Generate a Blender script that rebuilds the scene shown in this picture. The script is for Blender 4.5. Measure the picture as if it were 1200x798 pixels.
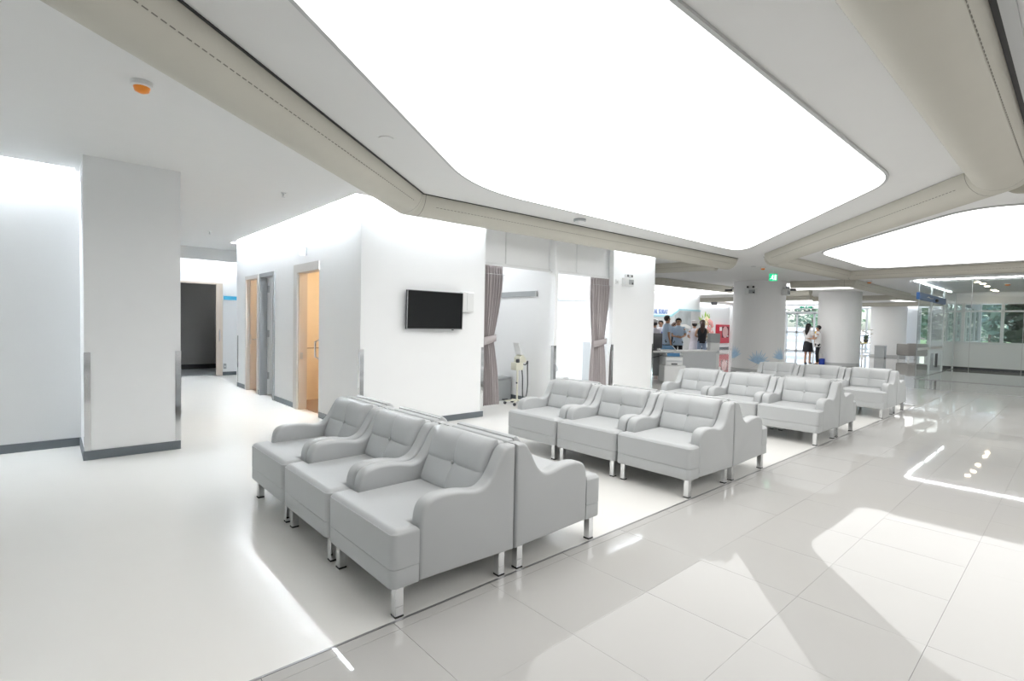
import bpy, bmesh, math, random
from mathutils import Vector, Matrix
from math import sin, cos, pi, radians
random.seed(7)
SC = bpy.context.scene
for o in list(bpy.data.objects): bpy.data.objects.remove(o)
COL = SC.collection

# ------------------------------------------------------------------ camera
yaw, pitch, roll, FPX = radians(48.05), radians(-1.92), radians(1.173), 603.4
fw = Vector((cos(yaw)*cos(pitch), sin(yaw)*cos(pitch), sin(pitch)))
rt0 = Vector((sin(yaw), -cos(yaw), 0)); up0 = rt0.cross(fw)
rt = rt0*cos(roll)+up0*sin(roll); up = -rt0*sin(roll)+up0*cos(roll)
cd = bpy.data.cameras.new('camera'); cd.sensor_fit = 'HORIZONTAL'; cd.sensor_width = 36; cd.lens = FPX/1200*36
cd.clip_start = 0.05; cd.clip_end = 400
cam = bpy.data.objects.new('camera', cd); COL.objects.link(cam)
cam.matrix_world = Matrix(((rt.x, up.x, -fw.x, 0), (rt.y, up.y, -fw.y, 0), (rt.z, up.z, -fw.z, 1.35), (0, 0, 0, 1)))
SC.camera = cam
# ------------------------------------------------------------------ world, exposure
wd = bpy.data.worlds.new('sky'); SC.world = wd; wd.use_nodes = True
nt = wd.node_tree; nt.nodes.clear()
sky = nt.nodes.new('ShaderNodeTexSky'); sky.sky_type = 'NISHITA'; sky.sun_disc = False
sky.sun_elevation = radians(55); sky.sun_rotation = radians(200); sky.dust_density = 3; sky.air_density = 1.0
bg = nt.nodes.new('ShaderNodeBackground'); bg.inputs[1].default_value = 0.75
wo = nt.nodes.new('ShaderNodeOutputWorld')
nt.links.new(sky.outputs[0], bg.inputs[0]); nt.links.new(bg.outputs[0], wo.inputs[0])
vs = SC.view_settings; vs.view_transform = 'Standard'; vs.look = 'None'; vs.gamma = 1; vs.use_curve_mapping = False
vs.exposure = 0.42
PANEL_E, COVE_E = 1.65, 68.0
SC.cycles.max_bounces = 10; SC.cycles.diffuse_bounces = 6; SC.cycles.glossy_bounces = 4; SC.cycles.transmission_bounces = 8
SC.cycles.transparent_max_bounces = 16; SC.cycles.caustics_reflective = False; SC.cycles.caustics_refractive = False
SC.cycles.sample_clamp_indirect = 6.0

# ------------------------------------------------------------------ materials
def mat(name, col, rough=.5, metal=0., spec=.5, emit=0., vary=.03, vscale=6., bump=0., bscale=200., coat=0., ecol=None, stretch=None):
    m = bpy.data.materials.new(name); m.use_nodes = True; n = m.node_tree; p = n.nodes['Principled BSDF']
    c = tuple(col)+(1,)
    p.inputs['Roughness'].default_value = rough; p.inputs['Metallic'].default_value = metal
    p.inputs['Specular IOR Level'].default_value = spec; p.inputs['Coat Weight'].default_value = coat; p.inputs['Coat Roughness'].default_value = .05
    tc = n.nodes.new('ShaderNodeTexCoord'); src = tc.outputs['Object']
    if stretch:
        mp = n.nodes.new('ShaderNodeMapping'); mp.inputs['Scale'].default_value = stretch; n.links.new(src, mp.inputs[0]); src = mp.outputs[0]
    nz = n.nodes.new('ShaderNodeTexNoise'); nz.inputs['Scale'].default_value = vscale; nz.inputs['Detail'].default_value = 3
    n.links.new(src, nz.inputs['Vector'])
    mx = n.nodes.new('ShaderNodeMix'); mx.data_type = 'RGBA'
    mx.inputs[6].default_value = tuple(min(1, x*(1-vary)) for x in col)+(1,); mx.inputs[7].default_value = tuple(min(1, x*(1+vary)) for x in col)+(1,)
    n.links.new(nz.outputs[0], mx.inputs[0]); n.links.new(mx.outputs[2], p.inputs['Base Color'])
    if bump:
        n2 = n.nodes.new('ShaderNodeTexNoise'); n2.inputs['Scale'].default_value = bscale; n.links.new(src, n2.inputs['Vector'])
        b = n.nodes.new('ShaderNodeBump'); b.inputs['Strength'].default_value = bump; b.inputs['Distance'].default_value = .002
        n.links.new(n2.outputs[0], b.inputs['Height']); n.links.new(b.outputs[0], p.inputs['Normal'])
    if emit:
        p.inputs['Emission Color'].default_value = tuple(ecol or col)+(1,); p.inputs['Emission Strength'].default_value = emit
    return m
def glass(name, tint, rough=0.):
    m = bpy.data.materials.new(name); m.use_nodes = True; n = m.node_tree; n.nodes.clear()
    g = n.nodes.new('ShaderNodeBsdfGlossy'); g.inputs['Roughness'].default_value = rough
    t = n.nodes.new('ShaderNodeBsdfTransparent'); t.inputs[0].default_value = tuple(tint)+(1,)
    f = n.nodes.new('ShaderNodeFresnel'); f.inputs[0].default_value = 1.5; ge = n.nodes.new('ShaderNodeNewGeometry'); iv = n.nodes.new('ShaderNodeMath'); iv.operation = 'SUBTRACT'; iv.inputs[0].default_value = 1; mu = n.nodes.new('ShaderNodeMath'); mu.operation = 'MULTIPLY'
    x = n.nodes.new('ShaderNodeMixShader'); o = n.nodes.new('ShaderNodeOutputMaterial')
    n.links.new(ge.outputs['Backfacing'], iv.inputs[1]); n.links.new(iv.outputs[0], mu.inputs[0]); n.links.new(f.outputs[0], mu.inputs[1]); n.links.new(mu.outputs[0], x.inputs[0]); n.links.new(t.outputs[0], x.inputs[1]); n.links.new(g.outputs[0], x.inputs[2]); n.links.new(x.outputs[0], o.inputs[0])
    return m
M = dict(
 wall=mat('wall_paint', (.87, .88, .885), .6, bump=.05, bscale=120, vary=.01),
 ceil=mat('ceiling_paint', (.80, .80, .79), .7, vary=.01),
 tile=mat('porcelain_tile', (.475, .467, .452), .03, spec=.21, vary=.015, vscale=2.5),
 grout=mat('grout', (.43, .42, .405), .5),
 vinyl=mat('vinyl_sheet', (.81, .80, .77), .21, spec=.36, vary=.015, vscale=3),
 base=mat('baseboard_vinyl', (.13, .15, .165), .45),
 chrome=mat('chrome', (.78, .79, .8), .08, 1.),
 steel=mat('brushed_steel', (.55, .56, .57), .3, 1.),
 trim=mat('aluminium_strip', (.36, .36, .37), .35, .7),
 leather=mat('grey_leather', (.462, .474, .478), .42, spec=.45, bump=.12, bscale=350, vary=.015, vscale=9),
 seam=mat('seam_shadow', (.16, .16, .16), .7),
 duct=mat('duct_fabric', (.56, .54, .475), .75, vary=.02, bump=.1, bscale=90),
 black=mat('matte_black', (.012, .012, .013), .5),
 perf=mat('perforation', (.20, .19, .165), .8),
 diff=mat('stretch_diffuser', (.9, .9, .9), .6, emit=PANEL_E, ecol=(1., .995, .985)),
 cove=mat('cove_strip', (.9, .9, .9), .6, emit=COVE_E, ecol=(.88, .94, 1.)),
 cove2=mat('far_cove_strip', (.9, .9, .9), .6, emit=20., ecol=(.92, .96, 1.)),
 covefar=mat('linear_light', (.9, .9, .9), .6, emit=14., ecol=(.95, .98, 1.)),
 panrim=mat('panel_rim', (.55, .56, .56), .5),
 white=mat('white_plastic', (.78, .79, .79), .4),
 offwhite=mat('cream_plastic', (.68, .67, .56), .45),
 screen=mat('black_screen', (.006, .007, .008), .08, spec=.5, vary=.1),
 orange=mat('orange_lens', (.85, .27, .02), .3),
 curtain=mat('curtain_cloth', (.40, .365, .365), .85, bump=.15, bscale=260, stretch=(1, 1, .2)),
 beige=mat('beige_laminate', (.66, .57, .49), .5, stretch=(6, 6, .6)),
 frame=mat('grey_door_frame', (.36, .375, .39), .45),
 frameL=mat('light_door_frame', (.70, .68, .66), .5),
 warm=mat('warm_wall', (.84, .72, .56), .6),
 warmfl=mat('brown_floor', (.32, .23, .18), .4),
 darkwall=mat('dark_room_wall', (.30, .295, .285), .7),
 lampw=mat('warm_lamp', (.9, .8, .6), .6, emit=26., ecol=(1., .84, .62)),
 lampc=mat('cool_lamp', (.9, .9, .9), .6, emit=16., ecol=(.93, .96, 1.)),
 lampc1=mat('dim_lamp', (.9, .9, .9), .6, emit=5., ecol=(.96, .98, 1.)),
 down=mat('downlight_lens', (.9, .8, .6), .6, emit=30., ecol=(1., .82, .58)),
 cyan=mat('cyan_plate', (.06, .42, .66), .4),
 navy=mat('blue_header', (.06, .15, .36), .4),
 signblue=mat('letter_blue', (.20, .30, .62), .5),
 palecyan=mat('pale_cyan_band', (.38, .66, .74), .5),
 mural=mat('mural_print', (.40, .44, .47), .5, vary=.55, vscale=1.8),
 board=mat('grey_board', (.58, .60, .62), .5),
 red=mat('cabinet_red', (.48, .015, .04), .35),
 hose=mat('hose_pink', (.62, .36, .36), .6),
 redgl=mat('dark_red_window', (.14, .03, .04), .1),
 green=mat('exit_green', (.0, .45, .20), .4, emit=.7, ecol=(.02, .6, .28)),
 green2=mat('sign_green', (.0, .30, .17), .5),
 exitw=mat('exit_white', (.85, .95, .9), .4, emit=.9, ecol=(.9, 1, .93)),
 decal=mat('leaf_decal', (.47, .66, .84), .6, vary=.2, vscale=14),
 decal2=mat('stem_decal', (.62, .61, .63), .6),
 colp=mat('column_paint', (.88, .88, .885), .55, vary=.01, stretch=(1, 1, .3)),
 dark=mat('dark_grey', (.05, .052, .058), .4),
 mid=mat('mid_grey_plastic', (.38, .40, .41), .5),
 chairfar=mat('taupe_fabric', (.25, .24, .23), .8),
 glass=glass('clear_glass', (.965, .985, .98)),
 wglass=glass('window_glass', (.93, .97, .965)),
 alu=mat('white_aluminium', (.80, .83, .84), .35),
 skin=mat('skin', (.55, .33, .22), .5), hair=mat('black_hair', (.012, .010, .010), .45), hairb=mat('brown_hair', (.05, .022, .015), .45),
 blue=mat('light_blue_cloth', (.50, .63, .80), .8), trous=mat('black_cloth', (.014, .015, .02), .8), nurse=mat('white_uniform', (.80, .78, .85), .8),
 jeans=mat('denim', (.30, .38, .52), .85), royal=mat('royal_blue_cloth', (.03, .07, .42), .8), yellow=mat('yellow_cloth', (.80, .52, .02), .8), wshirt=mat('white_cloth', (.78, .77, .77), .8),
 leaf=mat('leaf_green', (.17, .27, .15), .6, vary=.5, vscale=30), leafd=mat('leaf_dark', (.14, .20, .14), .6, vary=.5, vscale=30), bark=mat('bark', (.12, .09, .07), .9),
 pink=mat('petal_pink', (.85, .42, .42), .6, vary=.2, vscale=40), cream=mat('petal_cream', (.85, .74, .50), .6), lime=mat('lime_leaf', (.35, .55, .08), .6), petalw=mat('petal_white', (.85, .83, .8), .6),
 ground=mat('concrete_paving', (.62, .61, .58), .85, vary=.1, vscale=.6), grass=mat('lawn', (.12, .22, .06), .9, vary=.4, vscale=3),
 carw=mat('car_paint_white', (.75, .76, .78), .25, coat=.5), tyre=mat('tyre', (.015, .015, .015), .8), yel=mat('yellow_plastic', (.75, .62, .25), .5),
 bluescr=mat('blue_screen', (.05, .13, .25), .2, emit=.12, ecol=(.1, .3, .5)),
)

# ------------------------------------------------------------------ mesh helpers
def BM(): return bmesh.new()
def box(bm, x0, y0, z0, x1, y1, z1, bev=0., seg=2):
    v = [bm.verts.new(p) for p in ((x0,y0,z0),(x1,y0,z0),(x1,y1,z0),(x0,y1,z0),(x0,y0,z1),(x1,y0,z1),(x1,y1,z1),(x0,y1,z1))]
    f = [bm.faces.new([v[i] for i in q]) for q in ((3,2,1,0),(4,5,6,7),(0,1,5,4),(1,2,6,5),(2,3,7,6),(3,0,4,7))]
    if bev: bmesh.ops.bevel(bm, geom=list({e for g in f for e in g.edges}), offset=bev, segments=seg, profile=.5, affect='EDGES', clamp_overlap=True)
    return bm
def prism(bm, pts, axis, a, b, bev=0., seg=3, both=True):
    """outline in the plane normal to axis, from a to b; the two rims can be rounded"""
    def P(u, v, w): return {'x': (w, u, v), 'y': (u, w, v), 'z': (u, v, w)}[axis]
    A = [bm.verts.new(P(u, v, a)) for u, v in pts]; B = [bm.verts.new(P(u, v, b)) for u, v in pts]; n = len(pts)
    fa = bm.faces.new(A); fb = bm.faces.new(B)
    fs = [fa, fb]+[bm.faces.new((A[i], A[(i+1) % n], B[(i+1) % n], B[i])) for i in range(n)]
    bmesh.ops.recalc_face_normals(bm, faces=fs)
    if bev:
        ed = list(fb.edges)+(list(fa.edges) if both else [])
        bmesh.ops.bevel(bm, geom=ed, offset=bev, segments=seg, profile=.5, affect='EDGES', clamp_overlap=True)
    return bm
def lathe(bm, prof, c=(0, 0, 0), n=20, axis='z'):
    rings = []
    for r, z in prof:
        ring = []
        for i in range(n):
            t = 2*pi*i/n; q = (r*cos(t), r*sin(t), z)
            if axis == 'y': q = (q[0], q[2], q[1])
            if axis == 'x': q = (q[2], q[0], q[1])
            ring.append(bm.verts.new((c[0]+q[0], c[1]+q[1], c[2]+q[2])))
        rings.append(ring)
    fs = []
    for a, b in zip(rings, rings[1:]):
        for i in range(n): fs.append(bm.faces.new((a[i], a[(i+1) % n], b[(i+1) % n], b[i])))
    fs.append(bm.faces.new(rings[0])); fs.append(bm.faces.new(rings[-1]))
    bmesh.ops.recalc_face_normals(bm, faces=fs)
    return bm
def tube(bm, pts, r, n=8):
    pts = [Vector(p) for p in pts]; rings = []
    rr = r if isinstance(r, (list, tuple)) else [r]*len(pts)
    for i, p in enumerate(pts):
        d = (pts[min(i+1, len(pts)-1)]-pts[max(i-1, 0)]).normalized()
        a = d.cross(Vector((0, 0, 1)) if abs(d.z) < .9 else Vector((1, 0, 0))).normalized(); b = d.cross(a)
        rings.append([bm.verts.new(p+(a*cos(2*pi*k/n)+b*sin(2*pi*k/n))*rr[i]) for k in range(n)])
    fs = []
    for a, b in zip(rings, rings[1:]):
        for i in range(n): fs.append(bm.faces.new((a[i], a[(i+1) % n], b[(i+1) % n], b[i])))
    fs += [bm.faces.new(rings[0]), bm.faces.new(rings[-1])]
    bmesh.ops.recalc_face_normals(bm, faces=fs)
    return bm
def ball(bm, c, r, u=14, v=10):
    mt = Matrix.Translation(c) @ Matrix.Diagonal((r if isinstance(r, tuple) else (r, r, r))+(1,))
    bmesh.ops.create_uvsphere(bm, u_segments=u, v_segments=v, radius=1, matrix=mt); return bm
def mesh(name, bm, m, smooth=None):
    me = bpy.data.meshes.new(name); bm.to_mesh(me); bm.free()
    if m: me.materials.append(m)
    if smooth is not None:
        me.polygons.foreach_set('use_smooth', [True]*len(me.polygons))
        if smooth < 179: me.set_sharp_from_angle(angle=radians(smooth))
    return me
def obj(name, bm, m, parent=None, smooth=None, loc=None, kind=None, label=None):
    me = bm if isinstance(bm, bpy.types.Mesh) else mesh(name, bm, m, smooth)
    o = bpy.data.objects.new(name, me); COL.objects.link(o)
    if parent: o.parent = parent
    if loc: o.location = loc
    if kind: o['kind'] = kind
    if label: o['label'] = label
    return o
def tag(o, label, cat, group=None):
    o['label'] = label; o['category'] = cat
    if group: o['group'] = group
    return o
def thing(name, label, cat, loc=(0, 0, 0), rz=0., group=None):
    o = bpy.data.objects.new(name, None); COL.objects.link(o); o.location = loc; o.rotation_euler = (0, 0, rz); o.empty_display_size = .1
    return tag(o, label, cat, group)
def struct(name, bm, m, parent=None, smooth=None):
    return obj(name, bm, m, parent, smooth, kind=None if parent else 'structure')
def dup(root, loc, rz, label, group=None):
    r = root.copy(); COL.objects.link(r); r.location = loc; r.rotation_euler = (0, 0, rz); r['label'] = label
    if group: r['group'] = group
    for ch in list(root.children):
        c = ch.copy(); COL.objects.link(c); c.parent = r
        for g in list(ch.children):
            d = g.copy(); COL.objects.link(d); d.parent = c
    return r
def round_poly(pts, ts, n=10):
    out = []; N = len(pts)
    for i in range(N):
        p, a, b = Vector(pts[i]), Vector(pts[i-1]), Vector(pts[(i+1) % N]); t = ts[i]
        A = p+(a-p).normalized()*t; B = p+(b-p).normalized()*t
        for k in range(n+1):
            s = k/n; q = A*(1-s)**2+p*2*s*(1-s)+B*s*s; out.append((q.x, q.y))
    return out

# ================================================================== SETTING: floor
ZC = 2.8
TRIM_Y, VX1 = 2.022, 11.45
fl = struct('floor', box(BM(), -5, -6, -.12, 36, 17, -.008), M['grout'])
bm = BM()
pts = [(-5, TRIM_Y+.006), (VX1, TRIM_Y+.006), (VX1, 8.7), (2.80, 8.7), (2.80, 13.9), (-5, 13.9)]
prism(bm, pts, 'z', -.008, 0); obj('vinyl_sheet', bm, M['vinyl'], fl)
TX, TY, TX0, TY0 = .555, .517, 1.69, .405
def tile_mesh(j):
    r = random.Random(j); bm = BM(); w, h = TX/2-.0006, TY/2-.0006
    box(bm, -w, -h, -.006, w, h, 0)
    a, b = r.uniform(-.0011, .0011), r.uniform(-.0011, .0011)
    for v in bm.verts:
        if v.co.z > -.001: v.co.z += a*v.co.x+b*v.co.y
    return mesh('tile', bm, M['tile'])
tms = [tile_mesh(j) for j in range(9)]
near = 0; bmf = BM()
for i in range(-12, 62):
    for j in range(-13, 31):
        cx, cy = TX0+TX*(i+.5), TY0+TY*(j+.5)
        x0, x1, y0, y1 = cx-TX/2+.0012, cx+TX/2-.0012, cy-TY/2+.0012, cy+TY/2-.0012
        if x0 > 35.6 or y0 > 15.5 or y1 < -6: continue
        if y1 > TRIM_Y-.005 and x0 < VX1+.03:
            if y0 > TRIM_Y-.02: 
                if x1 > VX1+.06: x0 = max(x0, VX1+.03)
                else: continue
            else: y1 = TRIM_Y-.007
            if y1-y0 < .03: continue
            box(bmf, x0, y0, -.008, x1, y1, 0); continue
        if -1.2 < cx < 11 and cy > -1.25 and near < 180:
            obj('tile', tms[(i*7+j*3) % 9], None, fl, loc=(cx, cy, 0)); near += 1
        else: box(bmf, x0, y0, -.008, x1, y1, 0)
obj('tile_field', bmf, M['tile'], fl, kind='stuff')
struct('trim_1', box(BM(), -5, TRIM_Y-.006, -.008, VX1+.012, TRIM_Y+.006, .0012), M['trim'])
struct('trim_2', box(BM(), VX1, TRIM_Y+.006, -.008, VX1+.03, 8.7, .0012), M['trim'])

# ================================================================== SETTING: ceiling with cove slots
slots = [(2.63, 5.657, 4.63, 5.80), (7.60, 5.657, 8.96, 5.80), (2.63, 5.657, 2.80, 11.2), (-5, 6.78, .20, 6.95), (-5.05, -6, -4.88, 6.9), (1.0, 12.5, 5.3, 13.45), (10, 11.86, 22.4, 12.06), (22.5, 15.36, 32.85, 15.56), (34.46, 3.7, 34.66, 14.9)]
xs = sorted({-5, 36, *[s[0] for s in slots], *[s[2] for s in slots]}); ys = sorted({-6, 17, *[s[1] for s in slots], *[s[3] for s in slots]})
bm = BM()
for a, b in zip(xs, xs[1:]):
    for c, d in zip(ys, ys[1:]):
        mx_, my_ = (a+b)/2, (c+d)/2
        if not any(s[0] < mx_ < s[2] and s[1] < my_ < s[3] for s in slots): box(bm, a, c, ZC, b, d, ZC+.03)
box(bm, -5, -6, 3.0, 36, 17, 3.1)
struct('ceiling', bm, M['ceil'])
struct('trim_3', box(BM(), 1.0, 12.4, 2.55, 5.4, 12.5, ZC-.001), M['ceil'])     # bulkhead at the corridor's end
def cove(name, x0, y0, x1, y1, z0, z1, label, m='cove'):
    t = thing('cove_light', label, 'light', ((x0+x1)/2, (y0+y1)/2, z0), 0, 'cove strips above the wall tops')
    cx, cy = (x0+x1)/2, (y0+y1)/2
    obj('diffuser', box(BM(), x0-cx, y0-cy, 0, x1-cx, y1-cy, z1-z0-.012), M[m], t)
    obj('housing', box(BM(), x0-cx, y0-cy, z1-z0-.012, x1-cx, y1-cy, z1-z0), M['white'], t)
cove('a', 2.76, 5.662, 4.62, 5.742, 2.90, 2.94, 'white cove strip above the wall that holds the television')
cove('a', 7.63, 5.662, 8.94, 5.742, 2.90, 2.94, 'white cove strip above the panel with the emergency light')
cove('g', -4.98, -5.8, -4.93, 6.7, 2.90, 2.94, 'added cove strip above the unseen rear wall')  # out of view, added to brighten the left zone
cove('h', 10.2, 11.89, 22.2, 11.95, 2.90, 2.94, 'white cove strip above the reception sign wall', 'cove2')
cove('i', 22.7, 15.39, 32.7, 15.45, 2.90, 2.94, 'white cove strip above the wall with the red cabinet', 'cove2')
cove('j', 34.49, 3.8, 34.55, 14.8, 2.90, 2.94, 'added cove strip above the far entrance wall', 'cove2')  # strip added to brighten the far hall
cove('b', 2.645, 5.76, 2.735, 11.1, 2.90, 2.94, 'white cove strip above the corridor wall with the doors')
cove('c', -4.9, 6.785, .15, 6.87, 2.90, 2.94, 'white cove strip above the far left wall')
cove('d', 1.05, 13.25, 5.2, 13.30, 2.90, 2.94, 'white cove strip behind the bulkhead at the corridor end')

# ================================================================== SETTING: walls
W = M['wall']
def wallbox(bm, *bs):
    for b in bs: box(bm, *b)
    return bm
struct('wall_left', wallbox(BM(), (-5, 6.88, 0, .5, 7.0, 3.0)), W)
pil = struct('wall_pillar', wallbox(BM(), (.235, 6.14, 0, .99, 6.89, ZC)), W)
struct('wall_corridor_left', wallbox(BM(), (.85, 6.89, 0, .99, 13.5, 3.0)), W)
XC = 2.75
struct('wall_corridor', wallbox(BM(), (XC, 5.757, 0, XC+.1, 7.03, 3.0), (XC, 7.03, 2.04, XC+.1, 7.82, 3.0), (XC, 7.82, 0, XC+.1, 8.93, 3.0),
     (XC, 8.93, 2.07, XC+.1, 9.63, 3.0), (XC, 9.63, 0, XC+.1, 9.80, 3.0), (XC, 9.80, 2.07, XC+.1, 10.5, 3.0), (XC, 10.5, 0, XC+.1, 11.12, 3.0), (XC, 11.12, 0, 4.7, 11.2, 3.0)), W)
tvw = struct('wall_television', wallbox(BM(), (XC+.1, 5.757, 0, 4.63, 5.857, 3.0), (4.53, 5.857, 0, 4.63, 8.6, 3.0)), W)
div = struct('wall_divider', wallbox(BM(), (6.09, 5.757, 0, 6.16, 8.6, 3.0)), W)
pan = struct('wall_bay_end', wallbox(BM(), (7.62, 5.757, 0, 8.96, 5.857, 3.0), (8.86, 5.857, 0, 8.96, 8.6, 3.0)), W)
struct('wall_bay_back', wallbox(BM(), (4.53, 8.6, 0, 8.96, 8.7, 3.0)), W)
struct('wall_end', wallbox(BM(), (.9, 13.4, 0, 1.9, 13.5, 3.0), (1.9, 13.4, 2.13, 2.99, 13.5, 3.0), (2.99, 13.4, 0, 5.4, 13.5, 3.0), (5.3, 11.2, 0, 5.4, 13.4, 3.0)), W)
struct('wall_rear', wallbox(BM(), (-5.1, -6, 0, -5, 7, 3.0)), W)
struct('wall_right', wallbox(BM(), (-5, -6.1, 0, 24.7, -6, 3.0)), W)
struct('wall_reception', wallbox(BM(), (8.96, 12.0, 0, 22.45, 12.15, 3.0), (22.3, 12.15, 0, 22.45, 15.5, 3.0)), W)
struct('wall_far', wallbox(BM(), (22.3, 15.5, 0, 33.0, 15.65, 3.0), (32.9, 15.0, 0, 34.2, 15.5, 3.0)), W)
struct('wall_bay_side', wallbox(BM(), (8.96, 8.7, 0, 9.06, 12.0, 3.0)), W)
# header panels over the curtained bays
hd = struct('trim_4', wallbox(BM(), (4.63, 5.90, 2.23, 5.13, 5.93, ZC), (5.15, 5.90, 2.23, 6.09, 5.93, ZC)), W)
obj('joint_strip', box(BM(), 5.13, 5.89, 2.23, 5.15, 5.925, ZC), M['white'], hd)
obj('header_rail', box(BM(), 4.63, 5.87, 2.215, 6.09, 5.94, 2.24), M['white'], hd)
hd = struct('trim_5', wallbox(BM(), (6.16, 5.90, 2.23, 6.75, 5.93, ZC), (6.77, 5.90, 2.23, 7.75, 5.93, ZC)), W)
obj('joint_strip', box(BM(), 6.75, 5.89, 2.23, 6.77, 5.925, ZC), M['white'], hd)
obj('header_rail', box(BM(), 6.16, 5.87, 2.215, 7.75, 5.94, 2.24), M['white'], hd)
# baseboards
B = M['base']
def bb(name, *bs): struct(name, wallbox(BM(), *bs), B)
bb('baseboard_left', (-5, 6.868, 0, .223, 6.88, .085))
bb('baseboard_pillar', (.223, 6.128, 0, .99, 6.14, .085), (.223, 6.14, 0, .235, 6.88, .085))
bb('baseboard_corridor', (XC-.012, 5.745, 0, XC, 7.0, .08), (XC-.012, 7.97, 0, XC, 8.88, .08), (XC-.012, 9.68, 0, XC, 9.76, .08), (XC-.012, 10.55, 0, XC, 11.12, .08))
bb('baseboard_television', (XC, 5.745, 0, 4.63, 5.757, .08))
bb('baseboard_divider', (6.078, 5.757, 0, 6.09, 8.6, .09), (6.08, 5.745, 0, 6.17, 5.757, .09))
bb('baseboard_bay', (7.62, 5.745, 0, 8.97, 5.757, .08), (8.848, 5.86, 0, 8.86, 8.6, .08))
bb('baseboard_end', (2.99, 13.388, 0, 5.3, 13.4, .08), (1.0, 13.388, 0, 1.9, 13.4, .08))
bb('baseboard_far', (22.45, 15.48, 0, 32.9, 15.5, .10))
# chrome corner guards
def guard(wall, x, y, sx, sy, z0=.09, z1=1.0, w=.045):
    bm = BM(); t = .004
    box(bm, min(x, x+sx*w), y-(t if sy > 0 else 0), z0, max(x, x+sx*w), y+(0 if sy > 0 else t), z1)
    box(bm, x-(t if sx > 0 else 0), min(y, y+sy*w)-(t if sy > 0 else 0), z0, x+(0 if sx > 0 else t), max(y, y+sy*w), z1)
    obj('corner_guard', bm, M['chrome'], wall)
guard(pil, .235, 6.14, 1, 1); guard(pil, .99, 6.14, -1, 1); guard(tvw, XC, 5.757, 1, 1); guard(tvw, 4.63, 5.757, -1, 1)
guard(div, 6.09, 5.757, 1, 1, w=.06); guard(pan, 7.62, 5.757, 1, 1); guard(pan, 8.96, 5.757, -1, 1)
guard(bpy.data.objects['wall_corridor'], XC, 11.12, 1, -1)
# grey bumper rails in the bays
def rail(x, y0, y1, z0, z1, label, m):
    t = thing('wall_rail', label, 'rail', (x, (y0+y1)/2, z0)); L = (y1-y0)/2
    obj('rail_bar', box(BM(), -.03, -L, 0, 0, L, z1-z0, .004), M[m], t); obj('end_cap', box(BM(), -.033, -L-.02, -.002, 0, -L, z1-z0+.002, .003), M['steel'], t)
rail(6.09, 6.18, 8.5, 1.81, 1.90, 'grey horizontal rail on the wall of the left curtained bay', 'mid')
rail(8.86, 6.9, 8.55, 1.885, 1.95, 'pale grey horizontal rail on the bright wall of the right curtained bay', 'mid')
# lamps in the two bays (real ceiling fittings behind the header)
def ceiling_lamp(x, y, sx, sy, m, label, z=ZC):
    t = thing('ceiling_lamp', label, 'light', (x, y, z-.04))
    obj('diffuser', box(BM(), -sx/2+.02, -sy/2+.02, -.006, sx/2-.02, sy/2-.02, .0), M[m], t); obj('frame', box(BM(), -sx/2, -sy/2, .0, sx/2, sy/2, .039), M['white'], t)
ceiling_lamp(5.3, 7.0, .6, 1.2, 'lampc1', 'ceiling lamp inside the left curtained bay')
ceiling_lamp(7.4, 7.3, 1.1, 1.2, 'lampc', 'bright ceiling lamp inside the right curtained bay')

# ------------------------------------------------------------------ rooms behind the corridor doors
d1 = struct('door_1', wallbox(BM(), (XC-.02, 7.82, 0, XC+.12, 7.97, 2.15), (XC-.02, 7.0, 2.03, XC+.12, 7.82, 2.15)), M['frameL'])
obj('inner_jamb', box(BM(), XC+.0, 7.785, 0, XC+.12, 7.82, 2.03), M['beige'], d1)
lf = obj('door_leaf', box(BM(), XC+.03, 7.0, .01, XC+.07, 7.06, 2.03), M['frameL'], d1)
obj('pull_handle', tube(BM(), [(XC+.03, 7.075, .80), (XC-.03, 7.078, .83), (XC-.03, 7.078, 1.04), (XC+.03, 7.075, 1.07)], .013), M['chrome'], lf, 40)
obj('latch_plate', box(BM(), XC+.02, 7.781, .75, XC+.06, 7.786, .85), M['steel'], d1)
def room(name, x0, y0, x1, y1, wallm, floorm, seam_z=None, ceilz=2.4):
    bm = BM(); t = .05
    wallbox(bm, (x0, y1, 0, x1, y1+t, ceilz), (x1, y0, 0, x1+t, y1+t, ceilz), (x0, y0-t, 0, x1+t, y0, ceilz), (x0, y0-t, ceilz, x1+t, y1+t, ceilz+t))
    r = struct(name, bm, M[wallm]); obj('room_floor', box(BM(), x0, y0, -.004, x1, y1, .004), M[floorm], r)
    if seam_z: obj('dado_line', wallbox(BM(), (x0, y1-.006, seam_z, x1, y1, seam_z+.012), (x1-.006, y0, seam_z, x1, y1, seam_z+.012)), M['warmfl'], r)
    return r
room('wall_restroom', XC+.1, 6.0, 4.4, 8.65, 'warm', 'warmfl', .86)
ceiling_lamp(3.5, 7.5, .5, .5, 'lampw', 'warm ceiling lamp in the room behind the nearest corridor door', 2.4)
room('wall_washroom', XC+.1, 9.72, 4.4, 11.0, 'warm', 'warmfl')
ceiling_lamp(3.4, 10.4, .4, .4, 'lampw', 'warm ceiling lamp in the room behind the farthest corridor door', 2.4)
room('wall_store', XC+.1, 8.72, 4.4, 9.6, 'wall', 'vinyl')
ceiling_lamp(3.4, 9.2, .3, .3, 'lampc', 'ceiling lamp in the room behind the middle corridor door', 2.4)
def framed_door(name, y0, y1, m):
    return struct(name, wallbox(BM(), (XC-.02, y0-.05, 0, XC+.12, y0+.015, 2.055), (XC-.02, y1-.015, 0, XC+.12, y1+.05, 2.055), (XC-.02, y0-.05, 2.055, XC+.12, y1+.05, 2.12)), M[m])
d2 = framed_door('door_2', 8.93, 9.63, 'frame')
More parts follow.
